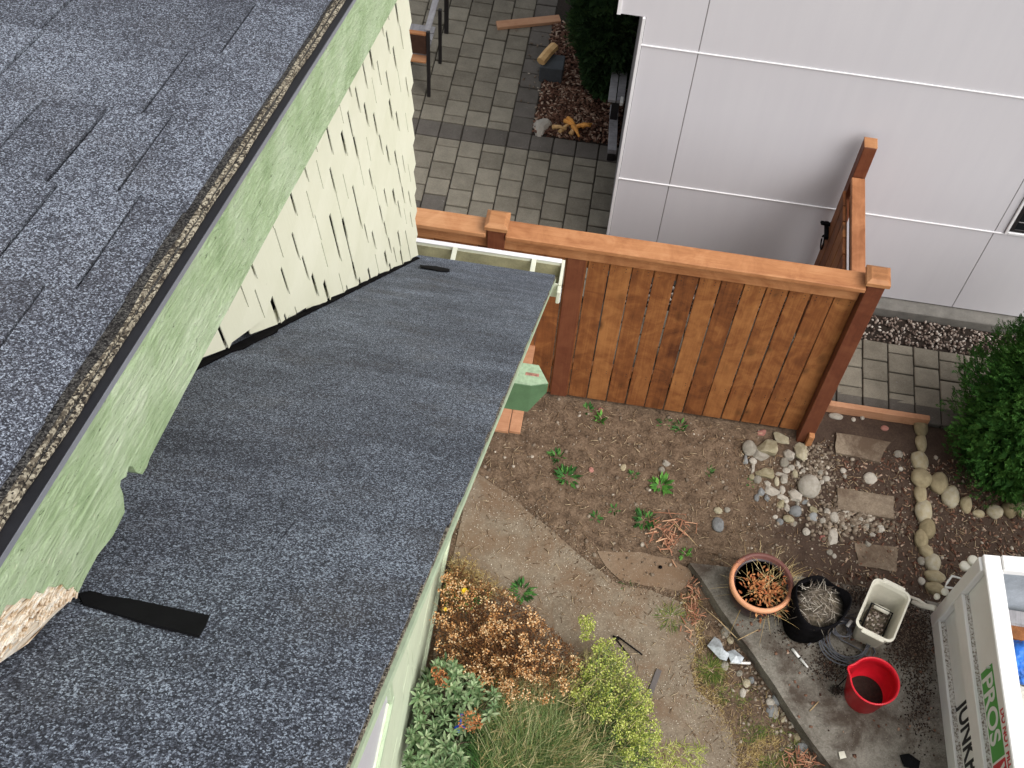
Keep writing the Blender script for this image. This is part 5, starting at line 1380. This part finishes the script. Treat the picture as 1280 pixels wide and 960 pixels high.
# red bucket with spout
q = at_rim((1093.5, 851), SLABZ + .27)
bk_ = thing('bucket', 'bright red plastic bucket with a pouring spout, empty and muddy inside', 'bucket', (q.x, q.y, SLABZ))
sp_a = math.atan2(.35, -1)
def bw(x, y, z_, a):
    d = math.atan2(math.sin(a - sp_a), math.cos(a - sp_a)); k = 1 + .17 * math.exp(-(d / .2) ** 2) * max(0, (z_ - .12) / .15); return x * k, y * k, z_
ob('body', lathe_me('body', [(.112, 0), (.118, .004), (.146, .262), (.153, .264), (.155, .270), (.153, .276), (.146, .277), (.142, .272), (.137, .232), (.140, .228), (.116, .012)], M['red'], 72, bw), bk_, (q.x, q.y, SLABZ))
ob('mud', lathe_me('mud', [(.001, .016), (.115, .0165)], M['red_mud'], 40), bk_, (q.x, q.y, SLABZ))
ob('mud_ring', lathe_me('mud_ring', [(.1155, .014), (.1185, .03), (.119, .034), (.1165, .034)], M['mud'], 40), bk_, (q.x, q.y, SLABZ))
# coil of cable
rc = random.Random(4); c0 = G(1058, 800, SLABZ + .03)
cb = thing('cable', 'tangled coil of thin dark cable between the grow bag and the white tub', 'cable', (c0.x, c0.y, SLABZ))
pts = []; turns = 5
for i in range(turns * 26):
    a = i / 26 * 2 * math.pi; k = i // 26; cx_ = c0.x + .012 * math.sin(i * .045) + .015 * math.cos(k * 2.1); cy_ = c0.y + .015 * math.sin(k * 1.3)
    r_ = (.17, .14, .155, .12, .165)[k] + .012 * math.sin(a * 1.07 + k * 1.7) ; pts.append((cx_ + r_ * math.cos(a), cy_ + r_ * .95 * math.sin(a), SLABZ + .012 + .006 * k + .01 * math.sin(a * 2 + k)))
tube('loops', pts, .0044, M['cable'], cb, 6)
pts = []
for i in range(60):
    a = i / 20 * 2 * math.pi; r_ = .055 + .006 * math.sin(i * .3); pts.append((c0.x - .055 + r_ * math.cos(a) + .0006 * i, c0.y + .055 + r_ * math.sin(a), SLABZ + .05 + .0003 * i))
tube('loops', pts, .0044, M['cable'], cb, 6)
for pix in ([(1010, 807), (1022, 793), (1036, 782), (1050, 770), (1068, 768)], [(1043, 790), (1052, 800), (1064, 806), (1075, 812), (1085, 822)], [(1070, 826), (1082, 815), (1088, 800), (1083, 785), (1078, 775)], [(1024, 795), (1030, 806), (1042, 815), (1056, 822), (1070, 826)], [(1062, 800), (1063, 786), (1068, 776), (1075, 768)]):
    tube('strand', [G(*p, SLABZ + .03) for p in pix], .0038, M['cable'], cb, 6)
a, b = G(1059, 783, SLABZ + .1), G(1069, 770, SLABZ + .12)
tube('plug', [a, a.lerp(b, .55)], .012, M['pen_white'], cb, 8)
# stick brush, pen, cardboard etc on the slab
a, b = G(1064, 841, SLABZ + .12), G(1045, 860, SLABZ + .02)
br_ = thing('brush', 'thin black stick with a muddy brush head leaning at the red bucket', 'brush', b)
tube('stick', [a, b], .004, M['black'], br_, 6)
n = 240; P = rg.normal(0, .016, (n, 3)) * [1.1, 1, .5] + [.0, -.02, .01]
ob('bristles', leaf_me('bristles', P, rg.normal(0, 1, (n, 3)), .022, .005, M['mud'], .1), br_, b)
a, b = G(990, 811, SLABZ + .012), G(1010, 834.5, SLABZ + .012)
pn = thing('pen', 'white plastic paint pen lying on the grey slab below the grow bag', 'pen', a)
tube('barrel', [a, a.lerp(b, .46)], .0095, M['pen_white'], pn, 10); tube('collar', [a.lerp(b, .465), a.lerp(b, .52)], .0085, M['black'], pn, 10); tube('cap', [a.lerp(b, .525), a.lerp(b, .9), b], .0095, M['pen_white'], pn, 10, r1=.004)
def scrap(pix, z_, m, name, label, cat, th=.004, bend=.0):
    q = [G(*p, z_ + random.uniform(0, bend)) for p in pix]; c = sum(q, Vector()) / len(q); n = len(q)
    V = [p - c + Vector((0, 0, th / 2)) for p in q] + [p - c - Vector((0, 0, th / 2)) for p in q] + [Vector((0, 0, th + bend * .6)), Vector((0, 0, -th))]
    Fc = []
    for i in range(n): j = (i + 1) % n; Fc += [(i, j, 2 * n), (n + j, n + i, 2 * n + 1), (i, n + i, n + j, j)]
    return tag(ob(name, mk(name, V, Fc, M[m]), None, c), label, cat)
scrap([(1048, 940), (1055, 939), (1058, 947), (1050, 949)], SLABZ + .012, 'offwhite', 'cardboard_scrap', 'small white square scrap on the slab at the bottom edge', 'scrap', .008)
scrap([(1125, 944), (1136, 942), (1150, 952), (1148, 962), (1130, 958)], SLABZ + .015, 'black', 'rag', 'black crumpled rag on the slab at the bottom right', 'rag', .012, .02)
scrap([(884, 807), (893, 796), (900, 800), (905, 812), (912, 818), (908, 826), (900, 824)], .035, 'plastic', 'plastic_scrap', 'torn clear bluish plastic sheet on the stones by the grass tuft', 'plastic scrap', .003, .05)
scrap([(908, 815), (918, 812), (930, 822), (926, 830), (914, 828)], .03, 'plastic', 'plastic_scrap', 'smaller crumpled plastic piece right of the torn bluish sheet', 'plastic scrap', .003, .04)
a, b = G(913, 828, .05), G(938, 829, .05); single(tube('white_stick', [a, b], .009, M['pen_white'], n=6), 'short white stick among the stones next to the plastic sheet', 'stick')
a, b = G(975, 916, SLABZ + .01), G(976, 915, SLABZ + .01)
a, b = G(1012, 889, SLABZ + .006), G(1023, 877, SLABZ + .006); single(tube('straw_stalk', [a, b], .004, M['straw'], n=5), 'single pale straw stalk lying on the slab left of the bucket', 'stalk')
a, b = G(870, 752, .06), G(921, 798, .06); single(tube('long_twig', [a, a.lerp(b, .5) + Vector((.01, 0, .01)), b], .0028, M['straw'], n=5), 'long thin pale twig crossing the gap beside the slab corner', 'twig')
a, b = G(922, 800, .11), G(948, 787, .12); single(tube('long_twig', [a, a.lerp(b, .4), b], .003, M['straw'], n=5), 'short pale twig lying on the slab edge', 'twig')
# black shears and bar on the path
sh_ = thing('shears', 'thin black open shears lying on the concrete path', 'shears', G(775, 800, .02))
a = G(768, 796, .022); tube('blade', [a, G(788, 822, .022)], .0048, M['black'], sh_, 6); tube('blade', [G(772, 795.5, .03), G(803, 818.5, .03)], .0055, M['black'], sh_, 6); tube('pivot', [G(766, 795, .026), G(774, 799, .026)], .007, M['black'], sh_, 6)
single(beam('metal_bar', G(824, 837, .02), G(811, 871, .02), .036, .008, flat('grey_steel', (.12, .105, .10), .6), None, bev=.002), 'flat dark grey bar lying on the path right of the yellow green bush', 'bar')
q = G(825.5, 709, .026); single(ob('drain_hole', lathe_me('drain_hole', [(.001, 0), (.011, .0005), (.013, .002)], M['black'], 16), None, q), 'small round black hole plug in the dirty concrete pad', 'drain')
# crumbs of soil washed over the path edges
P = []; S = []
for i in range(1, len(path_poly) - 3):
    a_, b_ = Vector(path_poly[i]), Vector(path_poly[i + 1]); n_ = int((b_ - a_).length * 520)
    for _ in range(n_):
        p = a_.lerp(b_, random.random()); P.append((p.x + random.gauss(0, .06), p.y + random.gauss(0, .06), random.uniform(.008, .015))); r = random.uniform(.0015, .006); S.append((r * 1.5, r, .0025))
stuff('soil_crumbs', scatter_mesh('soil_crumbs', P, S, isl_mat('brown_soil_crumb', [(0, (.08, .052, .034)), (.6, (.18, .125, .082)), (1, (.33, .25, .17))]), tilt=.4), 'brown soil crumbs washed over the edges of the concrete path', 'soil')
P = []
for i in range(6, len(path_poly) - 3):
    a_, b_ = Vector(path_poly[i]), Vector(path_poly[i + 1])
    for _ in range(int((b_ - a_).length * 700)):
        p = a_.lerp(b_, random.random()); P.append((p.x + random.gauss(.01, .03), p.y + random.gauss(0, .03), .008))
P = np.array(P); D = np.random.default_rng(55).normal(0, .8, P.shape); D[:, 2] = np.abs(D[:, 2]) * .3 + .1
stuff('edge_grass', blade_me('edge_grass', P, D, .05, .0035, M['grass_dry'], .4), 'dry grass creeping over the ragged right edge of the path', 'dry grass')
# reddish splinters: two scattered piles
def splinters(region, n, label, lmax, seed):
    rq = random.Random(seed); VF = []
    c = G(*region[0], .01)
    for _ in range(n):
        p = G(region[0][0] + rq.gauss(0, region[1]), region[0][1] + rq.gauss(0, region[2]), .015 + rq.uniform(0, .02)); a = rq.uniform(0, 6.28); L = rq.uniform(.3, 1) * lmax
        d = Vector((math.cos(a), math.sin(a), rq.uniform(-.1, .15))) * L / 2; VF.append(tube_vf([p - d, p + Vector((rq.uniform(-1, 1), rq.uniform(-1, 1), .5)) * .006, p + d], rq.uniform(.0015, .005), 4))
    V, T = merge(VF); o = ob('splinters', mk('splinters', [v - c for v in V], T, isl_mat('reddish_splinter', [(0, (.2, .08, .045)), (.6, (.42, .2, .12)), (1, (.62, .4, .25))])), None, c)
    return tag(o, label, 'splinters', None, 'stuff')
splinters(((838, 668), 15, 11), 75, 'reddish brown needles and splinters scattered beside the dark green weed', .10, 3)
splinters(((866, 757), 6, 18), 75, 'reddish bark splinters along the left corner of the grey slab', .07, 4)
splinters(((1000, 950), 12, 8), 60, 'reddish roots and needles by the slab edge at the bottom of the photo', .07, 5)
for pix in ([(816, 640), (858, 643)], [(842, 655), (856, 665), (872, 683)]):
    single(tube('pine_stick', [G(*p, .03) for p in pix], .0045, M['red_chip'] if len(pix) == 2 else M['straw'], n=5, r1=.002), 'long straight reddish stick lying at the top of the splinter pile' if len(pix) == 2 else 'bent pale straw at the lower right of the splinter pile', 'stick')
P = []; S = []
for (cx_, cy_, sx_, sy_, n_) in ((1138, 795, 14, 22, 4200), (1085, 745, 30, 7, 1800), (1040, 832, 14, 9, 900), (1150, 860, 10, 40, 900), (1000, 782, 18, 16, 500)):
    for _ in range(n_):
        q = G(random.gauss(cx_, sx_), random.gauss(cy_, sy_), SLABZ)
        if sdist(q.x, q.y, slab_poly) < -.01: r = random.uniform(.0015, .006); P.append((q.x, q.y, SLABZ + .001 + random.uniform(0, .004))); S.append((r * 1.4, r, .002))
stuff('spilled_soil', scatter_mesh('spilled_soil', P, S, isl_mat('dark_soil_crumb', [(0, (.02, .013, .01)), (.7, (.06, .04, .03)), (1, (.2, .15, .11))]), tilt=.5), 'dark soil and bark spilled over the grey slab around the tub and bucket', 'soil')
print('objects done')

# ================================================================== WHITE BIN
BR = R(4.3)
bo_ = Vector((2.57, 3.66, .09))
bin_ = thing('waste_container', 'large open white steel waste container with ribbed side and lettering', 'container', bo_)
BMx = Matrix.Rotation(BR, 4, 'Z')
LX, LY, HZ = 1.9, 2.6, .93
def bb_(name, p0, p1, m, parent=None, b=.004):
    c = (Vector(p0) + Vector(p1)) / 2; s_ = Vector(p1) - Vector(p0)
    o = ob(name, box_me(name, abs(s_.x), abs(s_.y), abs(s_.z), M[m], b), parent or bin_, bo_ + (BMx @ c)); o.rotation_euler = (0, 0, BR)
    if parent is not None: o.location = (c - PC[parent.name]); o.rotation_euler = (0, 0, 0)
    PC[o.name] = c; return o
PC = {}
# local frame: x right, y negative towards the camera side, z up; left face at x=0, far face at y=0
lw = bb_('side_panel', (.045, -LY, .02), (.075, -.03, HZ - .036), 'bin')
bb_('rib', (0, -LY, 0), (.0445, -.09, .13), 'bin'); bb_('rib', (0, -LY, .42), (.0445, -.09, .56), 'bin')
bb_('post', (-.002, -.088, 0), (.044, .002, HZ - .036), 'bin')
bb_('top_rim', (.014, -LY, HZ - .035), (.118, .004, HZ + .0), 'bin', b=.006)
bb_('top_rim', (.120, -.095, HZ - .048), (LX, .004, HZ + .012), 'bin', b=.006)
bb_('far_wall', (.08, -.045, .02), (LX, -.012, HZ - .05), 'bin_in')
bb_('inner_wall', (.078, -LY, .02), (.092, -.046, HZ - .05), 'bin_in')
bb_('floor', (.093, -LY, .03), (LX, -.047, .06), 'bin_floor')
# dirt lying on the two ledges
bb_('ledge_dirt', (.014, -LY, .1305), (.0445, -.10, .134), 'bin_dirt', b=0); bb_('ledge_dirt', (.020, -LY, .5605), (.0445, -.10, .564), 'bin_dirt', b=0)
for yy_ in (-.62, ): bb_('stake', (.02, yy_ - .01, .72), (.05, yy_ + .0, .74), 'pen_white', b=.002)
def lettering(txt, size, x, y, z, m, ext=.0015, name='lettering', sx=1, font_bold=True):
    cu = bpy.data.curves.new(name, 'FONT'); cu.body = txt; cu.size = size; cu.extrude = ext; cu.align_x = 'LEFT'; cu.offset = size * .018 if font_bold else 0
    tmp = bpy.data.objects.new('tmp_text', cu); C.objects.link(tmp); dg = bpy.context.evaluated_depsgraph_get(); me = bpy.data.meshes.new_from_object(tmp.evaluated_get(dg)); me.name = name
    bpy.data.objects.remove(tmp); me.materials.clear(); me.materials.append(M[m])
    # text x -> -Y, text y -> +Z, facing -X
    mm = Matrix(((0, 0, -1, 0), (-1, 0, 0, 0), (0, 1, 0, 0), (0, 0, 0, 1))) @ Matrix.Diagonal((sx, 1, 1, 1)); me.transform(mm); me.materials[0] = M[m]
    o = ob(name, me, bin_, bo_ + (BMx @ Vector((x, y, z)))); o.rotation_euler = (0, 0, BR); return o
def loc_y(px, z_): return G(*px, z_).y - bo_.y
yj = loc_y((1196, 872), .31 + .09)
lettering('JUNKPROS', .285, .0435, yj, .17, 'ink_black', sx=.52)
yg = loc_y((1232, 838), .75)
bb_('print_panel', (.0425, yg - .53, .585), (.0455, yg, .765), 'ink_green', b=0)
lettering('PROS', .215, .0415, yg - .035, .60, 'ink_white', sx=.80)
bb_('print_panel', (.0425, yg - 1.6, .585), (.0455, yg - .545, .765), 'ink_red', b=0)
lettering('W', .215, .0415, yg - .57, .60, 'ink_white', sx=.80)
yd = loc_y((1247, 890), .85)
lettering('DO NOT FILL ABOVE', .075, .0435, yd, .79, 'ink_red', sx=.75)
# latch hardware on the far corner of the bin
lt = thing('tie_frame', 'white painted wire hoop with round knobs against the far corner of the container', 'hoop', G(1200, 722, .55))
hp = [G(1181, 734, .5), G(1184, 728, .53), G(1190, 720, .55), G(1205, 724, .55), G(1197, 736, .5)]
tube('hoop', hp, .008, M['pen_white'], lt, 8, closed=True)
def disc(px, z_, r, h): q = G(*px, z_); ob('knob', lathe_me('knob', [(r * .8, 0), (r, h * .3), (r, h * .8), (r * .7, h)], M['offwhite'], 18), lt, q)
disc((1205, 709), .6, .034, .03); disc((1215, 702), .62, .034, .03); disc((1180, 741), .42, .024, .03); disc((1170, 747), .38, .02, .03)
tube('arm', [G(1140, 752, .2), G(1152, 757, .22), G(1168, 760, .3)], .014, M['offwhite'], lt, 8, r1=.02)
tube('arm', [G(1135, 745, .2), G(1148, 750, .22), G(1160, 758, .26)], .01, M['offwhite'], lt, 8)
# what lies in the bin
def blob(name, px, z_, r, m, label, cat, seed, sc=(1, 1, 1), amp=.35):
    bm = bmesh.new(); bmesh.ops.create_icosphere(bm, subdivisions=4, radius=r); off = Vector((seed, seed * 2, 0))
    for v in bm.verts:
        k = 1 + amp * noise.noise(v.co * (2.2 / r) * .5 + off) + amp * .4 * abs(noise.noise(v.co * (6 / r) * .5 + off)); v.co = Vector((v.co.x * sc[0], v.co.y * sc[1], v.co.z * sc[2])) * k
    q = G(*px, z_); o = ob(name, bm_me(name, bm, M[m], False), None, q); return tag(o, label, cat)
blob('blue_tarp', (1272, 826), .45, .12, 'blue', 'crumpled blue plastic tarp lying in the white container', 'tarp', 3, (.9, 1, .7), .6)
blob('white_bag', (1284, 884), .30, .11, 'offwhite', 'crumpled off white bag in the container below the blue tarp', 'bag', 6, (1, 1, .6), .6)
for i, (a_, b_, l) in enumerate([((1256, 772), (1330, 784), 'brown board across the far end of the container'), ((1258, 788), (1330, 800), 'second brown board in the container, next to the blue tarp')]):
    single(beam('board', G(*a_, .42), G(*b_, .42), .11, .03, M['cedar'] if i else M['grey_wood'], bev=.003), l, 'board')
print('all done', len(bpy.data.objects))
